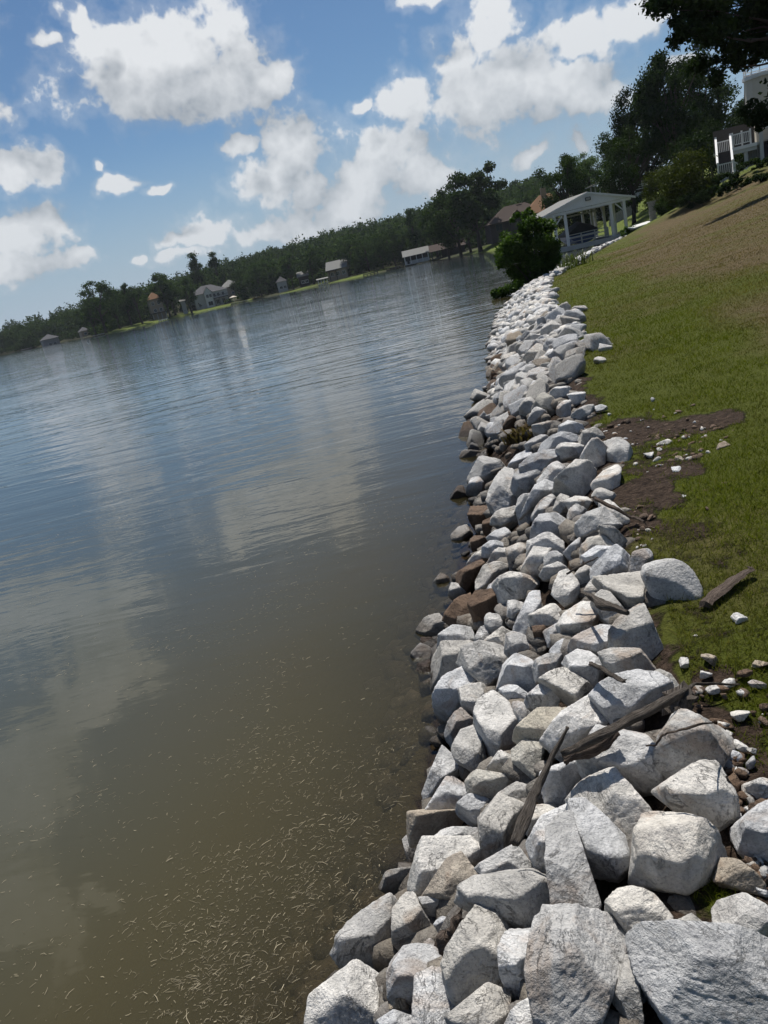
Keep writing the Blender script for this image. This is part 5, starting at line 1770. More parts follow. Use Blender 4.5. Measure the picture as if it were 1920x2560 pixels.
shrub('hedge_bush', 'small shrub on the far lawn beside the porch house', 1560, 505, 108, 4.0, 1.6, M_leaf_mid, 3000, 0.2, 109)
shrub('hedge_bush', 'long dark shrub under the porch house railing', 1610, 490, 100, 7.0, 1.8, M_leaf_mid, 5000, 0.2, 110)


M_drytuft = mat_leaf('dry_tuft', (0.07, 0.052, 0.030), (0.17, 0.13, 0.075), 0.15, 0.0)


def reeds(name, label, px, py, D_, n, hgt, spread, seed, base=None, mat=None):
    b = base or gpt(px, py, D_)
    rgb = np.random.default_rng(seed)
    V, Fq, t = [], [], []
    for i in range(n):
        a = rgb.uniform(0, 6.28)
        x, y = rgb.normal(size=2) * spread
        h_ = hgt * rgb.uniform(0.5, 1.15)
        ln = rgb.uniform(0.15, 0.75) * h_
        w = 0.014 * rgb.uniform(0.7, 1.6) * (1 + D_ / 60)
        dx, dy = math.cos(a), math.sin(a)
        k = len(V)
        for q, (f, ww) in enumerate(((0, 1), (0.5, 0.9), (0.85, 0.55), (1, 0.05))):
            bx, by, bz = x + dx * ln * f ** 2, y + dy * ln * f ** 2, h_ * (f - 0.22 * f ** 3)
            V += [(bx - dy * w * ww, by + dx * w * ww, bz), (bx + dy * w * ww, by - dx * w * ww, bz)]
        for q in range(3):
            Fq.append((k + 2 * q, k + 2 * q + 1, k + 2 * q + 3, k + 2 * q + 2))
        t += [rgb.random()] * 8
    me = mesh_np(name, np.array(V), np.array(Fq))
    fattr(me, 'tint', t)
    return tag(link(name, me, mat or M_reed, None, b), label, 'grass tuft' if mat else 'reeds')


reeds('reed_clump', 'clump of tall reeds at the rocks between bush and boathouse', 1437, 655, 41, 110, 0.95, 0.35, 201)
reeds('reed_clump', 'low weeds beside the white rocks left of the reed clump', 1412, 668, 39, 50, 0.55, 0.25, 202)
reeds('broad_leaf_plant', 'yellow green plant with long leaves beside the stone pillar', 1655, 530, 68, 26, 1.5, 0.12, 203)
reeds('grass_tuft', 'dry grass tuft growing between rocks at the middle of the bank', 1310, 1095, 9, 160, 0.20, 0.07, 204, tuple(onz(1310, 1105, 0.35)), M_drytuft)

# ------------------------------------------------------------------ buildings
M_white = mat_plain('white_paint', (0.62, 0.62, 0.605), 0.6, 0.14, 2.2, 0.3)
M_whitew = mat_plain('weathered_white', (0.42, 0.42, 0.40), 0.7, 0.12, 2.0, 0.3)
M_greyroof = mat_plain('grey_shingle', (0.10, 0.10, 0.105), 0.95, 0.25, 4.0, 0.05, 0.02, (1, 1, 4))
M_paleroof = mat_plain('pale_metal_roof', (0.20, 0.20, 0.19), 0.95, 0.1, 2.0, 0.05)
M_brownroof = mat_plain('brown_shingle', (0.075, 0.06, 0.052), 0.95, 0.25, 3.0, 0.05, 0.02, (1, 1, 4))
M_orange = mat_plain('orange_shingle', (0.19, 0.115, 0.07), 0.95, 0.2, 3.0, 0.05, 0.02, (1, 1, 4))
M_brick = mat_plain('dark_brick', (0.045, 0.036, 0.036), 0.9, 0.3, 5.0, 0.2)
M_tanwall = mat_plain('tan_siding', (0.32, 0.26, 0.20), 0.8, 0.1, 2.0, 0.2)
M_cream = mat_plain('cream_siding', (0.50, 0.45, 0.37), 0.75, 0.08, 2.0, 0.25)
M_grey = mat_plain('grey_boards', (0.26, 0.255, 0.25), 0.8, 0.25, 5.0, 0.2, 0.0, (6, 6, 0.5))
M_tread = mat_plain('dark_stair_tread', (0.07, 0.062, 0.058), 0.8, 0.2, 8.0, 0.2)
M_dock = mat_plain('dock_boards', (0.48, 0.46, 0.43), 0.8, 0.2, 6.0, 0.2, 0.0, (1, 8, 1))
M_darkwood = mat_plain('dark_timber', (0.055, 0.05, 0.047), 0.8, 0.25, 6.0, 0.2)
M_glass = mat_plain('window_glass', (0.03, 0.035, 0.042), 0.08, 0.1, 2.0, 0.6)
M_stonew = mat_plain('stone_block', (0.30, 0.28, 0.25), 0.9, 0.3, 8.0, 0.2, 0.02)
M_conc = mat_plain('pale_concrete', (0.55, 0.55, 0.53), 0.85, 0.08, 5.0, 0.2, 0.01)
M_cover = mat_plain('black_boat_cover', (0.018, 0.018, 0.020), 0.6, 0.3, 4.0, 0.3, 0.03)
M_blue = mat_plain('blue_hull', (0.022, 0.045, 0.16), 0.3, 0.1, 2.0, 0.5)
M_chim = mat_plain('chimney_brick', (0.24, 0.18, 0.13), 0.9, 0.2, 6.0, 0.2)
M_metal = mat_plain('grey_metal', (0.35, 0.36, 0.37), 0.4, 0.1, 4.0, 0.5, 0.0, (1, 1, 1), 0.8)
M_lamp = mat_plain('dark_lamp', (0.05, 0.05, 0.05), 0.5, 0.1)


def box(name, mat, parent, a, b):
    return MB().box(*a, *b).build(name, mat, parent)


def window(parent, x, z, w, h_, y, mat=None, axis='y', name='window', depth=0.06, side=-1):
    """Frame with a pane set back in it, on a wall facing local -Y (axis y) or -X/+X (axis x)."""
    m = MB()
    t = 0.09
    for (x0, z0, x1, z1) in ((x, z, x + t, z + h_), (x + w - t, z, x + w, z + h_), (x + t, z, x + w - t, z + t), (x + t, z + h_ - t, x + w - t, z + h_), (x + w / 2 - t / 3, z + t, x + w / 2 + t / 3, z + h_ - t)):
        if axis == 'y':
            m.box(x0, y - depth, z0, x1, y + 0.02, z1)
        else:
            m.box(y + side * depth, x0, z0, y - side * 0.02, x1, z1) if side > 0 else m.box(y - depth, x0, z0, y + 0.02, x1, z1)
    f = m.build(name, mat or M_white, parent)
    p = MB()
    if axis == 'y':
        p.box(x + t, y - depth * 0.4, z + t, x + w - t, y - depth * 0.1, z + h_ - t)
    else:
        p.box(y + side * depth * 0.1, x + t, z + t, y + side * depth * 0.4, x + w - t, z + h_ - t)
    p.build('pane', M_glass, f)
    return f


def gable_roof(parent, x0, x1, y0, y1, z, rise, mat, ridge='x', over=0.4, th=0.14, wallmat=None):
    """Two roof slabs plus gable triangles; ridge along local x or y."""
    m = MB()
    if ridge == 'x':
        yc = (y0 + y1) / 2
        sl = rise / (yc - y0)
        for sgn, ye in ((-1, y0 - over), (1, y1 + over)):
            ze = z - over * sl
            m.slab([(x0 - over, ye, ze), (x1 + over, ye, ze), (x1 + over, yc, z + rise), (x0 - over, yc, z + rise)], (0, 0, th))
    else:
        xc = (x0 + x1) / 2
        sl = rise / (xc - x0)
        for xe in (x0 - over, x1 + over):
            ze = z - over * sl
            m.slab([(xe, y0 - over, ze), (xe, y1 + over, ze), (xc, y1 + over, z + rise), (xc, y0 - over, z + rise)], (0, 0, th))
    r = m.build('roof', mat, parent)
    if wallmat:
        g = MB()
        if ridge == 'x':
            for x in (x0 + 0.01, x1 - 0.11):
                g.slab([(x, y0, z), (x, y1, z), (x, (y0 + y1) / 2, z + rise)], (0.1, 0, 0))
        else:
            for y in (y0 + 0.01, y1 - 0.11):
                g.slab([(x0, y, z), (x1, y, z), ((x0 + x1) / 2, y, z + rise)], (0, 0.1, 0))
        g.build('gable', wallmat, parent)
    return r


def hip_roof(parent, x0, x1, y0, y1, z, rise, mat, over=0.5):
    m = MB()
    x0 -= over
    x1 += over
    y0 -= over
    y1 += over
    hw = min(x1 - x0, y1 - y0) / 2
    if x1 - x0 >= y1 - y0:
        a, b = (x0 + hw, (y0 + y1) / 2, z + rise), (x1 - hw, (y0 + y1) / 2, z + rise)
        A, B, C, Dd = (x0, y0, z), (x1, y0, z), (x1, y1, z), (x0, y1, z)
        m.v += [A, B, C, Dd, a, b]
        m.f += [(0, 1, 5, 4), (1, 2, 5), (2, 3, 4, 5), (3, 0, 4), (0, 3, 2, 1)]
    else:
        a, b = ((x0 + x1) / 2, y0 + hw, z + rise), ((x0 + x1) / 2, y1 - hw, z + rise)
        A, B, C, Dd = (x0, y0, z), (x1, y0, z), (x1, y1, z), (x0, y1, z)
        m.v += [A, B, C, Dd, a, b]
        m.f += [(0, 1, 4), (1, 2, 5, 4), (2, 3, 5), (3, 0, 4, 5), (0, 3, 2, 1)]
    return m.build('roof', mat, parent)


def az_of(px, py):
    d = ray(px, py)
    return math.atan2(d[0], d[1])


# ---- the white boathouse
bx, by = 19.9, 69.6
bh = thing('boathouse', 'white open sided boathouse with gable roof standing on posts in the lake', 'boathouse', (bx, by, 0), R_(-3))
W, DP = 6.1, 9.5
# deck boards, front walk and side walks
k = 0
for y in np.arange(-0.9, 0.9, 0.2):
    MB().box(-0.35, y, 0.33, W + 0.45, y + 0.19, 0.40).build('deck_board', M_dock, bh)
for x in (-0.15, 0.25, 0.65, W - 1.05, W - 0.65, W - 0.25):
    MB().box(x, 0.92, 0.33, x + 0.38, DP, 0.40).build('deck_board', M_dock, bh)
box('deck_fascia', M_whitew, bh, (-0.37, -0.96, 0.05), (W + 0.47, -0.91, 0.40))
box('deck_beam', M_darkwood, bh, (-0.30, -0.6, 0.05), (-0.12, DP, 0.32))
box('deck_beam', M_darkwood, bh, (W + 0.02, -0.6, 0.05), (W + 0.2, DP, 0.32))
PX = [0.0, 0.95, W - 1.2, W - 0.05]
for y in (0.0, 3.1, 6.2, 9.3):
    for x in PX:
        if y in (3.1,) and x in PX[1:3]:
            continue
        box('post', M_white, bh, (x - 0.11, y - 0.11, 0.41), (x + 0.11, y + 0.11, 3.06))
        box('pile', M_darkwood, bh, (x - 0.12, y - 0.12, -2.2), (x + 0.12, y + 0.12, 0.32))
for (x, sx) in ((PX[0], 1), (PX[3], -1)):
    for y in (0.0, 9.3):
        MB().beam((x + sx * 0.1, y, 2.35), (x + sx * 0.72, y, 3.0), 0.09, 0.09).build('brace', M_white, bh)
    for y in (0.0, 3.1, 6.2):
        MB().beam((x, y + 0.1, 2.35), (x, y + 0.72, 3.0), 0.09, 0.09).build('brace', M_white, bh)
box('beam', M_white, bh, (-0.6, -0.14, 3.06), (W + 0.55, 0.14, 3.27))
box('beam', M_white, bh, (-0.6, 9.18, 3.06), (W + 0.55, 9.44, 3.27))
for x in (PX[0], PX[3]):
    box('beam', M_white, bh, (x - 0.12, 0.15, 3.06), (x + 0.12, 9.17, 3.26))
XC = W / 2 - 0.05
gb = MB().slab([(-0.75, -0.20, 3.285), (W + 0.65, -0.20, 3.285), (XC, -0.20, 4.32)], (0, 0.05, 0)).build('gable_panel', M_white, bh)
gf = MB()
gf.slab([(-1.0, -0.32, 3.10), (XC, -0.32, 4.28), (XC, -0.32, 4.44), (-1.0, -0.32, 3.26)], (0, 0.06, 0))
gf.slab([(W + 0.9, -0.32, 3.10), (XC, -0.32, 4.28), (XC, -0.32, 4.44), (W + 0.9, -0.32, 3.26)], (0, 0.06, 0))
gf.build('fascia', M_white, bh)
m = MB()
for xe in (-1.0, W + 0.9):
    m.slab([(xe, -0.25, 3.2), (xe, DP + 0.3, 3.2), (XC, DP + 0.3, 4.36), (XC, -0.25, 4.36)], (0, 0, 0.09))
m.build('roof', M_paleroof, bh)
lf = MB()
lf.box(XC - 0.22, -0.36, 3.74, XC + 0.22, -0.206, 3.79)
lf.box(XC - 0.22, -0.36, 3.97, XC + 0.22, -0.206, 4.02)
lf.box(XC - 0.22, -0.36, 3.79, XC - 0.17, -0.206, 3.97)
lf.box(XC + 0.17, -0.36, 3.79, XC + 0.22, -0.206, 3.97)
lo = lf.build('lamp_housing', M_lamp, bh)
box('lamp_lens', M_whitew, lo, (XC - 0.165, -0.30, 3.80), (XC + 0.165, -0.25, 3.96))
# low railing across the slip
for x in (1.15, 2.4, 3.6, 4.75):
    box('rail_post', M_whitew, bh, (x - 0.05, 1.0, 0.41), (x + 0.05, 1.1, 1.28))
for z in (0.62, 0.92, 1.22):
    box('rail', M_whitew, bh, (1.2, 1.11, z), (4.7, 1.16, z + 0.07))
box('lift_beam', M_metal, bh, (1.0, 4.0, 2.75), (W - 1.25, 4.15, 2.9))
# boat under a black cover
bt = thing('covered_boat', 'boat with dark blue hull under a black cover inside the boathouse', 'boat', (bx, by, 0), R_(-3))
m = MB()
sec = []
for i, t in enumerate(np.linspace(0, 1, 9)):
    y = 1.9 + t * 6.2
    w = 1.25 * (1 - max(0, t - 0.55) ** 2 * 3.6)
    sec.append([(2.85 - w, y, 1.30), (2.85 - w * 0.92, y, 0.85), (2.85 - w * 0.5, y, 0.45), (2.85, y, 0.32 + 0.3 * max(0, t - .6)), (2.85 + w * 0.5, y, 0.45), (2.85 + w * 0.92, y, 0.85), (2.85 + w, y, 1.30)])
for i, sct in enumerate(sec):
    m.v += sct
for i in range(8):
    for j in range(6):
        a = i * 7 + j
        m.f.append((a, a + 1, a + 8, a + 7))
m.f.append(tuple(range(7)))
m.build('hull', M_blue, bt)
m = MB()
for t in np.linspace(0, 1, 9):
    y = 1.85 + t * 6.3
    w = 1.30 * (1 - max(0, t - 0.55) ** 2 * 3.6)
    hgt = 2.28 - 0.85 * abs(t - 0.3) ** 1.3 * 1.5
    m.v += [(2.85 - w, y, 1.14), (2.85 - w, y, 1.36), (2.85 - w * 0.55, y, 1.36 + (hgt - 1.36) * 0.62), (2.85, y, hgt), (2.85 + w * 0.55, y, 1.36 + (hgt - 1.36) * 0.62), (2.85 + w, y, 1.36), (2.85 + w, y, 1.14)]
for i in range(8):
    for j in range(6):
        a = i * 7 + j
        m.f.append((a, a + 1, a + 8, a + 7))
m.f += [tuple(range(7)), tuple(range(56, 63))]
m.build('cover', M_cover, bt)
m = MB()
m.box(1.5, 1.75, 0.98, 4.2, 1.84, 1.06)
m.build('rub_rail', M_white, bt)

# ---- white slab, pillar, retaining walls beside the boathouse
c = onz(1607, 562, 1.0)
sl_ = thing('concrete_slab', 'bright white concrete slab at the lawn edge right of the boathouse', 'concrete slab', (c[0], c[1], ground_z(c[0], c[1]) + 0.02), R_(32))
m = MB()
m.slab([(-1.5, -0.4, -0.10), (1.3, -0.3, 0.0), (1.4, 0.6, 0.1), (-1.2, 0.5, 0.0)], (0, 0, 0.10))
m.build('slab', M_conc, sl_)
c = at(1632, 540, 66)
pl = thing('stone_pillar', 'square pillar of pale stone blocks at the end of the low wall', 'pillar', (c[0], c[1], ground_z(c[0], c[1]) - 0.2), R_(-20))
hz = at(1632, 505, 66)[2] - pl.location.z
nrow = 5
for i in range(nrow):
    z0, z1 = i * hz / nrow, (i + 1) * hz / nrow - 0.02
    j = 0.015 * math.sin(i * 2.7)
    box('stone_block', M_stonew, pl, (-0.24 + j, -0.24, z0), (0.02 + j, 0.24, z1))
    box('stone_block', M_stonew, pl, (0.04 + j, -0.235, z0), (0.25 + j, 0.235, z1))
box('cap_stone', M_stonew, pl, (-0.3, -0.3, hz - 0.019), (0.31, 0.3, hz + 0.07))


def rock_wall(name, label, p, q, h_, n, seed):
    """Low wall of rough stone blocks between two world points."""
    rgw = np.random.default_rng(seed)
    a, b = np.array(p), np.array(q)
    t = thing(name, label, 'wall', (a[0], a[1], a[2]), math.atan2(b[1] - a[1], b[0] - a[0]))
    L_ = np.linalg.norm((b - a)[:2])
    rise = b[2] - a[2]
    w = L_ / n
    for i in range(n):
        for r in range(2):
            x0 = i * w + (0.4 * w if r else 0)
            z = rise * (i + 0.5) / n + r * h_ / 2 - 0.15
            g = rgw.uniform(0.01, 0.04)
            box('stone_block', M_stonew, t, (x0 + g, rgw.uniform(-.22, -.15), z), (x0 + w - g, 0.2, z + h_ / 2 - 0.02 + rgw.uniform(-.02, .02)))
    return t


def gp(px, py, D_):
    p = at(px, py, D_)
    return (p[0], p[1], ground_z(p[0], p[1]))


rock_wall('retaining_wall', 'low dark stone retaining wall across the green lawn behind the boathouse', gp(1545, 560, 84), gp(1640, 528, 78), 0.9, 14, 3)
rock_wall('retaining_wall', 'stone wall below the white porch house behind the boathouse', gp(1520, 530, 104), gp(1590, 500, 102), 1.3, 12, 4)

# ---- white porch house behind the boathouse
o = at(1545, 495, 118)
ph = thing('porch_house', 'white porch house with pale roof behind the boathouse', 'house', (o[0], o[1], 0), -az_of(1545, 495) + R_(12))
gz = ground_z(o[0], o[1])
fz = at(1545, 492, 118)[2]
box('foundation', M_stonew, ph, (-2.2, 0.2, gz - 2.0), (6.8, 7, fz - 0.2))
box('porch_floor', M_whitew, ph, (-2.4, 0, fz - 0.19), (7.0, 7.2, fz))
box('wall', M_brick, ph, (0.6, 3.0, fz + 0.01), (6.4, 6.9, fz + 2.15))
for x in (-2.2, 0.1, 2.3, 4.6, 6.7):
    box('post', M_white, ph, (x - 0.08, 0.1, fz + 0.01), (x + 0.08, 0.26, fz + 2.16))
for y in (3.4, 6.6):
    box('post', M_white, ph, (-2.28, y, fz + 0.01), (-2.12, y + 0.16, fz + 2.16))
gable_roof(ph, -2.5, 7.1, 0, 7.1, fz + 2.2, 1.0, M_paleroof, 'y', 0.4)
box('fascia', M_white, ph, (-2.6, -0.1, fz + 2.165), (7.2, 0.0, fz + 2.38))
for z in (0.35, 0.62, 0.9):
    box('rail', M_white, ph, (0.2, 0.12, fz + z), (2.2, 0.2, fz + z + 0.07))
    box('rail', M_white, ph, (2.4, 0.12, fz + z), (4.5, 0.2, fz + z + 0.07))
window(ph, 1.2, fz + 0.8, 1.1, 1.1, 3.0)
window(ph, 4.0, fz + 0.8, 1.1, 1.1, 3.0)
st = MB()
for i in range(5):
    st.box(2.5, -0.35 * (i + 1), fz - 0.22 * (i + 1) - 0.6, 4.3, -0.35 * i - 0.01, fz - 0.22 * (i + 1))
st.build('steps', M_conc, ph)

# ---- brown gabled house and orange roofed house
o = at(1296, 568, 186)
hs = thing('gabled_house', 'dark brown house with several gables on the far lawn behind the bush', 'house', (o[0], o[1], 0), -az_of(1296, 572) + R_(10))
z0 = ground_z(o[0], o[1])
zt = at(1296, 546, 186)[2]
box('wall', M_brick, hs, (-6.2, 0, z0 - 1.5), (7.5, 9, zt))
hip_roof(hs, -6.2, 7.5, 0, 9, zt + 0.01, 3.2, M_brownroof, 0.5)
box('wing_wall', M_brick, hs, (-1.8, -1.4, z0 - 1.5), (1.6, -0.01, zt + 0.2))
gable_roof(hs, -1.8, 1.6, -1.4, 3.5, zt + 0.22, 1.5, M_brownroof, 'y', 0.35, 0.12, M_brick)
window(hs, -5.0, z0 + 0.9, 1.6, 1.5, 0.0, M_darkwood)
window(hs, -0.9, zt - 1.9, 1.8, 1.4, -1.4, M_darkwood)
window(hs, 3.2, z0 + 0.9, 1.6, 1.5, 0.0, M_darkwood)
box('vent', M_darkwood, hs, (1.0, 3.9, zt + 2.4), (2.2, 4.9, zt + 3.0))
o = at(1366, 545, 186)
hs = thing('orange_roof_house', 'house with orange brown roof and brick chimney behind the boathouse', 'house', (o[0], o[1], 0), -az_of(1370, 548) + R_(8))
z0 = ground_z(o[0], o[1])
zt = at(1370, 526, 186)[2]
box('wall', M_brick, hs, (-4.4, 0, z0 - 1), (6, 8, zt))
rf = hip_roof(hs, -4.4, 6, 0, 8, zt + 0.01, 3.6, M_orange, 0.5)
box('wing_wall', M_tanwall, hs, (0.8, -1.4, z0 - 1), (4.4, -0.01, zt + 0.1))
gable_roof(hs, 0.8, 4.4, -1.4, 3.0, zt + 0.12, 1.4, M_orange, 'y', 0.35, 0.12, M_tanwall)
window(hs, 1.8, zt - 1.7, 1.5, 1.2, -1.4)
box('chimney', M_chim, rf, (0.0, 3.0, zt + 2.0), (1.1, 4.0, zt + 5.0))

# ---- deck house at the right edge
K_ = 66 / 58.0
o = at(1797, 455, 66)
AZ = az_of(1797, 455)
dh = thing('deck_house', 'tall cream house with white deck stairs at the right edge above the lawn', 'house', (o[0], o[1], 0), -AZ)
zz = lambda z: 2.4 + (z - 2.4) * K_
xx = lambda x: x * K_
zl, zd, zg = zz(2.95), zz(4.60), zz(2.5)
gb_ = ground_z(o[0], o[1])
# landing
box('landing', M_whitew, dh, (xx(-.02), 0.0, zl - 0.35), (xx(.98), 1.1, zl))
box('landing_base', M_whitew, dh, (xx(.02), 0.05, gb_ - 0.6), (xx(.94), 1.05, zl - 0.351))
for x in (.03, .93):
    p_ = box('newel_post', M_white, dh, (xx(x) - 0.06, -0.06, zl + 0.001), (xx(x) + 0.06, 0.06, zz(3.84)))
    box('post_cap', M_white, p_, (xx(x) - 0.08, -0.08, zz(3.84) + 0.001), (xx(x) + 0.08, 0.08, zz(3.84) + 0.05))
box('rail', M_white, dh, (xx(.03) + 0.06, -0.035, zz(3.70)), (xx(.93) - 0.06, 0.035, zz(3.77)))
box('rail', M_white, dh, (xx(.03) + 0.06, -0.03, zl + 0.06), (xx(.93) - 0.06, 0.03, zl + 0.12))
for i in range(6):
    x = xx(.03) + 0.06 + (i + 0.7) * (xx(.9) - 0.12) / 6.6
    box('baluster', M_white, dh, (x - 0.022, -0.022, zl + 0.121), (x + 0.022, 0.022, zz(3.70) - 0.001))
# side steps down to the right
xe = xx(1.6)
for i in range(4):
    z = zl - (i + 1) * 0.14
    x = xx(.99) + i * (xe - xx(.99)) / 4
    box('side_step', M_whitew, dh, (x, 0.02, gb_ - 0.5), (x + (xe - xx(.99)) / 4 - 0.005, 1.0, z))
box('newel_post', M_white, dh, (xe - 0.02, -0.07, gb_ - 0.3), (xe + 0.12, 0.07, zz(3.32)))
MB().beam((xx(.95), 0, zz(3.72)), (xe, 0, zz(3.26)), 0.07, 0.07).build('hand_rail', M_white, dh)
MB().beam((xx(.99), 0, zl + 0.02), (xe, 0, zz(2.62)), 0.06, 0.10).build('stringer', M_white, dh)
for i in range(5):
    f = (i + 0.6) / 5.3
    x = xx(.95) + f * (xe - xx(.95))
    zt_ = zz(3.72) + f * (zz(3.26) - zz(3.72)) - 0.05
    zb_ = zl + 0.05 + f * (zz(2.62) - zl)
    box('baluster', M_white, dh, (x - 0.022, -0.022, zb_), (x + 0.022, 0.022, zt_))
# main flight up to the deck
nst = 10
for i in range(nst):
    z = zl + (i + 1) * (zd - zl) / (nst + 1)
    y = 1.12 + i * 0.26
    box('stair_tread', M_tread, dh, (xx(.06), y, z - 0.04), (xx(.86), y + 0.27, z))
    box('stair_riser', M_tread, dh, (xx(.06), y + 0.23, z + 0.001), (xx(.86), y + 0.25, z + (zd - zl) / (nst + 1) - 0.041))
for x in (.0, .89):
    MB().beam((xx(x), 1.0, zl + 0.10), (xx(x), 3.75, zd - 0.02), 0.06, 0.28).build('stringer', M_white, dh)
    MB().beam((xx(x), 1.0, zl + 1.02), (xx(x), 3.75, zd + 0.95), 0.15, 0.09).build('hand_rail', M_white, dh)
    for i in range(9):
        f = (i + 0.5) / 9
        y, z = 1.0 + f * 2.75, zl + f * (zd - zl)
        box('baluster', M_white, dh, (xx(x) - 0.02, y - 0.02, z + 0.2), (xx(x) + 0.02, y + 0.02, z + 0.98))
    box('newel_post', M_white, dh, (xx(x) - 0.065, 3.76, zd - 0.3), (xx(x) + 0.065, 3.89, zd + 1.12))
# deck
box('deck', M_whitew, dh, (xx(.94), 2.2, zd - 0.16), (xx(2.5), 7.0, zd))
box('deck_fascia', M_white, dh, (xx(.93), 2.13, zd - 0.20), (xx(2.4), 2.19, zd + 0.02))
box('deck_skirt', M_whitew, dh, (xx(.95), 2.21, zd - 0.46), (xx(2.38), 2.27, zd - 0.201))
box('deck', M_whitew, dh, (xx(-.2), 3.9, zd - 0.17), (xx(.93), 7.0, zd - 0.01))
box('rail', M_white, dh, (xx(.96), 2.15, zd + 0.84), (xx(2.0), 2.23, zd + 0.92))
box('rail', M_white, dh, (xx(1.1), 2.16, zd + 0.16), (xx(2.0), 2.22, zd + 0.22))
for i in range(10):
    x = xx(1.0) + i * 0.12
    box('baluster', M_white, dh, (x - 0.02, 2.17, zd + 0.221), (x + 0.02, 2.21, zd + 0.839))
for x in (1.0, 1.55, 2.05):
    box('newel_post', M_white, dh, (xx(x) - 0.06, 2.28, zd + 0.001), (xx(x) + 0.06, 2.40, zd + 1.05))
box('rail', M_white, dh, (xx(.05), 6.9, zd + 0.8), (xx(.85), 6.97, zd + 0.88))
for i in range(7):
    x = xx(.08) + i * 0.13
    box('baluster', M_white, dh, (x - 0.02, 6.91, zd + 0.05), (x + 0.02, 6.95, zd + 0.799))
# posts and board wall under the deck
for x in (1.72, 2.66):
    box('column', M_whitew, dh, (xx(x) - 0.13, 2.3, gb_ - 0.6), (xx(x) + 0.13, 2.56, zd - 0.17 if x < 2 else zz(5.4)))
xs = np.arange(xx(1.78), xx(2.62), 0.17)
for i, x in enumerate(xs):
    box('wall_board', M_grey, dh, (x, 3.2 + 0.02 * (i % 2), gb_ - 0.6), (x + 0.155, 3.3 + 0.02 * (i % 2), zd - 0.17))
box('screen_wall', M_tread, dh, (xx(-.15), 7.6, zd - 0.2), (xx(2.44), 7.7, zd + 1.75))
# house body, tower
box('wall', M_brick, dh, (xx(2.70), 2.9, gb_ - 1.0), (xx(9.5), 12, zd - 0.2))
box('upper_wall', M_cream, dh, (xx(2.45), 4.0, zd + 0.01), (xx(9.5), 12, zz(7.3)))
for i in range(8):
    z = zd + 0.12 + i * 0.36
    box('siding_board', M_cream, dh, (xx(2.44), 3.94, z), (xx(9.4), 3.99, z + 0.33))
window(dh, xx(2.9), zd + 0.9, 1.2, 1.5, 3.94)
window(dh, xx(5.0), zd + 0.9, 1.2, 1.5, 3.94)
gable_roof(dh, xx(2.4), xx(9.6), 3.9, 12.1, zz(7.35), 1.9, M_greyroof, 'x', 0.4, 0.14, M_cream)
n = 14
tc = (xx(3.05), 3.4)
tm = MB()
r0 = xx(1.15)
for lv, (r, z) in enumerate(((r0, zd + 2.0), (r0, zz(8.35)))):
    tm.v += [(tc[0] + r * math.cos(6.283 * i / n), tc[1] + r * math.sin(6.283 * i / n), z) for i in range(n)]
tm.f += [(i, (i + 1) % n, n + (i + 1) % n, n + i) for i in range(n)] + [tuple(range(n, 2 * n)), tuple(range(n - 1, -1, -1))]
tm.build('tower_wall', M_cream, dh)
tm = MB()
for (r, z) in ((r0 + 0.12, zz(8.36)), (r0 + 0.12, zz(8.55))):
    tm.v += [(tc[0] + r * math.cos(6.283 * i / n), tc[1] + r * math.sin(6.283 * i / n), z) for i in range(n)]
tm.f += [(i, (i + 1) % n, n + (i + 1) % n, n + i) for i in range(n)] + [tuple(range(n, 2 * n)), tuple(range(n - 1, -1, -1))]
tm.build('tower_cornice', M_white, dh)
for i in range(n):
    a = 6.283 * i / n
    x, y = tc[0] + r0 * math.cos(a), tc[1] + r0 * math.sin(a)
    box('tower_baluster', M_white, dh, (x - 0.03, y - 0.03, zz(8.55) + 0.001), (x + 0.03, y + 0.03, zz(8.9)))
tm = MB()
for i in range(n):
    a, b_ = 6.283 * i / n, 6.283 * (i + 1) / n
    tm.beam((tc[0] + r0 * math.cos(a), tc[1] + r0 * math.sin(a), zz(8.93)), (tc[0] + r0 * math.cos(b_), tc[1] + r0 * math.sin(b_), zz(8.93)), 0.07, 0.06)
tm.build('tower_rail', M_white, dh)


# ---- houses and docks across the lake
def far_house(name, label, px0, px1, pyb, D_, eave_px, rise, depth, wall, roof, yaw=0.0, style='hip', wins=(), cat='house'):
    a, b = at(px0, pyb, D_), at(px1, pyb - 0.227 * (px1 - px0), D_)
    w = np.linalg.norm((b - a)[:2])
    az_ = az_of((px0 + px1) / 2, pyb)
    t = thing(name, label, cat, (a[0], a[1], 0), -az_ + R_(yaw))
    z0 = min(ground_z(a[0], a[1]), a[2])
    ze = at(px0, eave_px, D_)[2]
    box('wall', wall, t, (0, 0, z0 - 1.2), (w, depth, ze))
    if style == 'hip':
        hip_roof(t, 0, w, 0, depth, ze + 0.01, rise, roof, 0.45)
    else:
        gable_roof(t, 0, w, 0, depth, ze + 0.01, rise, roof, style, 0.45, 0.15, wall)
    for (fx, fz, ww, wh) in wins:
        window(t, fx * w, z0 + fz * (ze - z0), ww, wh, 0.0, depth=0.1)
    return t, w, z0, ze


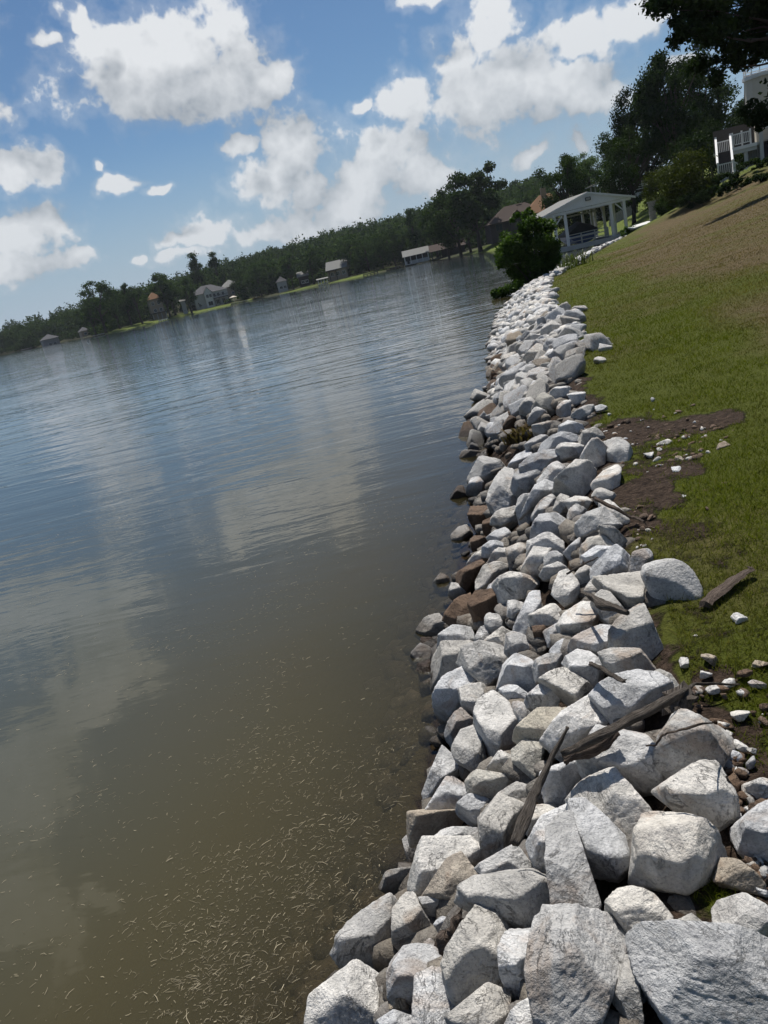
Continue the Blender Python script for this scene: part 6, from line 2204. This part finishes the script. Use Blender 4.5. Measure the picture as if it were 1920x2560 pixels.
t, w, z0, ze = far_house('white_house', 'large white house with grey roof and front gable across the lake', 492, 577, 771, 335, 738, 3.1, 10, M_whitew, M_greyroof, 12, 'hip', ((.08, .12, 1.0, 1.6), (.56, .62, 1.1, 1.5), (.68, .62, 1.1, 1.5), (.82, .62, 1.1, 1.5), (.6, .1, 1.4, 1.9), (.78, .1, 1.4, 1.9)))
box('gable_wall', M_white, t, (w * .30, -1.0, z0 - 1), (w * .52, -0.01, ze + 0.3))
gable_roof(t, w * .30, w * .52, -1.0, 5, ze + 0.32, 1.9, M_greyroof, 'y', 0.35, 0.14, M_white)
window(t, w * .34, ze - 2.0, 1.1, 1.4, -1.0, depth=0.1)
window(t, w * .43, ze - 2.0, 1.1, 1.4, -1.0, depth=0.1)
window(t, w * .35, z0 + 0.6, 2.0, 1.7, -1.0, depth=0.1)
box('balcony', M_darkwood, t, (w * .55, -1.5, z0 + (ze - z0) * .5), (w * .97, -0.01, z0 + (ze - z0) * .5 + 0.25))
for f in (.56, .69, .83, .96):
    box('balcony_post', M_darkwood, t, (w * f - 0.1, -1.5, z0 - 0.5), (w * f + 0.1, -1.3, z0 + (ze - z0) * .5 - 0.001))
box('balcony_rail', M_darkwood, t, (w * .55, -1.5, z0 + (ze - z0) * .5 + 1.1), (w * .97, -1.42, z0 + (ze - z0) * .5 + 1.25))
far_house('grey_roof_house', 'low house with pale grey roof up behind the white house', 568, 612, 738, 362, 718, 3.0, 9, M_tanwall, M_paleroof, 20, 'hip', ((.3, .3, 1.2, 1.2),))
t, w, z0, ze = far_house('tan_house', 'tan three storey house half hidden by trees across the lake', 382, 414, 790, 322, 748, 2.6, 9, M_tanwall, M_orange, 5, 'hip', ((.15, .70, 1.1, 1.3), (.6, .70, 1.1, 1.3), (.2, .35, 1.1, 1.3), (.65, .35, 1.1, 1.3)))
box('porch', M_darkwood, t, (-0.8, -2.2, z0 + 2.2), (w + 0.8, -0.01, z0 + 2.5))
for f in (0, .33, .66, 1):
    box('porch_post', M_whitew, t, (w * f - 0.12, -2.1, z0 - 0.6), (w * f + 0.12, -1.86, z0 + 2.19))
far_house('shed', 'small bright white shed left of the white house across the lake', 454, 465, 765, 326, 753, 0.5, 3, M_whitew, M_paleroof, 0, 'x', ((.3, .2, .6, .7),), 'shed')
t, w, z0, ze = far_house('pale_roof_house', 'house with long pale roof above a small bright lawn across the lake', 820, 868, 690, 287, 676, 2.6, 9, M_tanwall, M_paleroof, -8, 'x', ((.15, .4, 1.2, 1.3), (.45, .4, 1.2, 1.3), (.75, .4, 1.2, 1.3)))
box('porch_roof', M_brownroof, t, (-1.5, -2.6, ze - 0.5), (w * .55, -0.05, ze - 0.3))
for f in (-.15, .15, .5):
    box('porch_post', M_darkwood, t, (w * f - 0.1, -2.5, z0 - 0.8), (w * f + 0.1, -2.3, ze - 0.501))
far_house('cottage', 'small dark cottage with pale roof left of the dock house across the lake', 748, 772, 705, 305, 692, 1.6, 7, M_brick, M_paleroof, 0, 'x', ((.2, .3, 1.3, 1.2), (.6, .3, 1.3, 1.2)))
far_house('cottage', 'leftmost small cottage under the trees right of the white house', 694, 718, 718, 312, 706, 2.0, 7, M_whitew, M_greyroof, 0, 'hip', ((.2, .3, 1.2, 1.1), (.6, .3, 1.2, 1.1)))
far_house('lake_cabin', 'small cabin among the trees on the far left shore', 205, 226, 838, 372, 828, 1.6, 6, M_tanwall, M_greyroof, 10, 'hip', ((.3, .3, 1.2, 1.1),))
far_house('lake_cabin', 'grey cabin low at the far left shore by the picture edge', 110, 150, 862, 425, 850, 2.2, 7, M_grey, M_greyroof, 10, 'hip', ((.3, .3, 1.4, 1.2), (.6, .3, 1.4, 1.2)))


def far_dock(name, label, px0, px1, py, D_, depth, top, mat, roofmat=None, hgt=2.3, rise=1.2, closed=None, posts=5):
    a, b = at(px0, py, D_), at(px1, py - 0.227 * (px1 - px0), D_)
    w = np.linalg.norm((b - a)[:2])
    t = thing(name, label, 'boathouse' if roofmat else 'dock', (a[0], a[1], 0), -az_of((px0 + px1) / 2, py))
    box('deck', mat, t, (0, 0, top - 0.25), (w, depth, top))
    for i in range(posts):
        x = 0.15 + (w - 0.3) * i / (posts - 1)
        box('pile', M_darkwood, t, (x - 0.14, 0.1, -3.5), (x + 0.14, 0.38, top - 0.251))
        if roofmat:
            box('post', M_white if closed is None else closed, t, (x - 0.11, 0.1, top + 0.001), (x + 0.11, 0.32, top + hgt))
            box('post', M_white if closed is None else closed, t, (x - 0.11, depth - 0.35, top + 0.001), (x + 0.11, depth - 0.1, top + hgt))
    if roofmat:
        gable_roof(t, 0, w, 0, depth, top + hgt + 0.01, rise, roofmat, 'x', 0.4, 0.14, mat)
    return t, w


t, w = far_dock('far_boathouse', 'white boathouse with grey gable roof on the far shore', 1013, 1074, 662, 260, 6.5, 0.6, M_whitew, M_paleroof, 2.4, 1.7)
box('wall', M_whitew, t, (w * .02, 0.45, 0.601), (w * .98, 0.55, 1.5))
box('wall', M_darkwood, t, (w * .05, 6.0, 0.601), (w * .95, 6.1, 2.9))
box('door', M_darkwood, t, (w * .10, 0.40, 0.61), (w * .20, 0.44, 2.6))
t, w = far_dock('far_boathouse', 'dark boathouse with brown roof right of the white far boathouse', 1080, 1165, 650, 245, 7, 0.5, M_darkwood, M_brownroof, 2.2, 1.7, M_darkwood)
box('wall', M_darkwood, t, (w * .3, 5.6, 0.501), (w * .98, 5.8, 2.65))
t, w = far_dock('dock_house', 'tiny white floating dock house at the small bright lawn', 796, 820, 711, 277, 3, 0.4, M_whitew, M_paleroof, 1.5, 0.3, None, 4)
far_dock('far_dock', 'long dark wooden dock left of the far white boathouse', 965, 1010, 673, 263, 2.2, 0.7, M_darkwood)
far_dock('far_dock', 'low dark dock left along the far shore by the spreading trees', 908, 945, 688, 262, 2.0, 0.6, M_darkwood)
far_dock('far_dock', 'bright white low dock below the tan house across the lake', 396, 420, 802, 303, 3.0, 0.5, M_conc)
far_dock('far_dock', 'pale low dock along the shore right of the white house', 578, 622, 765, 325, 1.6, 0.45, M_grey)
far_dock('far_dock', 'small dark dock on the far left shore', 232, 262, 842, 296, 2.5, 0.5, M_grey)
far_dock('far_dock', 'tiny dock at the left picture edge on the far shore', 52, 80, 876, 455, 3.0, 0.6, M_grey)
# small bright things by the far water
for (px, py, D_, lab) in ((584, 748, 331, 'white patio umbrella right of the white house across the lake'),):
    p = at(px, py, D_)
    t = thing('patio_umbrella', lab, 'umbrella', (p[0], p[1], ground_z(p[0], p[1])))
    box('pole', M_metal, t, (-0.04, -0.04, -0.2), (0.04, 0.04, 2.5))
    m = MB()
    m.v += [(1.7 * math.cos(i * 1.0472), 1.7 * math.sin(i * 1.0472), 2.2) for i in range(6)] + [(0, 0, 2.85)]
    m.f += [(i, (i + 1) % 6, 6) for i in range(6)] + [(5, 4, 3, 2, 1, 0)]
    m.build('canopy', M_cream, t)
p = at(642, 745, 324)
t = thing('rowing_boat', 'small orange and white boat at the far shore near the dark trees', 'boat', (p[0], p[1], 0.1), 0.3)
m = MB()
m.v += [(-1.6, -0.55, 0), (1.2, -0.55, 0), (2.0, 0, 0.05), (1.2, 0.55, 0), (-1.6, 0.55, 0), (-1.7, -0.7, 0.55), (1.3, -0.7, 0.6), (2.4, 0, 0.75), (1.3, 0.7, 0.6), (-1.7, 0.7, 0.55)]
m.f += [(4, 3, 2, 1, 0), (0, 1, 6, 5), (1, 2, 7, 6), (2, 3, 8, 7), (3, 4, 9, 8), (4, 0, 5, 9), (5, 6, 7, 8, 9)]
m.build('hull', M_orange, t)
box('seat', M_white, t, (-0.4, -0.6, 0.6), (0.2, 0.6, 0.75))

# ------------------------------------------------------------------ summer haze
m = bpy.data.materials.new('summer_haze')
m.use_nodes = True
m.node_tree.nodes.clear()
nt = NT(m.node_tree)
out = nt.node('ShaderNodeOutputMaterial')
pv = nt.node('ShaderNodeVolumePrincipled')
pv.inputs['Color'].default_value = (0.80, 0.88, 1.0, 1)
pv.inputs['Density'].default_value = 0.00009
pv.inputs['Anisotropy'].default_value = 0.2
nt.l.new(pv.outputs[0], out.inputs['Volume'])
hz_o = MB().box(-1900, -1900, -6.0, 1900, 1900, 60.0).build('haze', m)
tag(hz_o, 'thin blue summer haze over the lake', None, None, 'stuff')
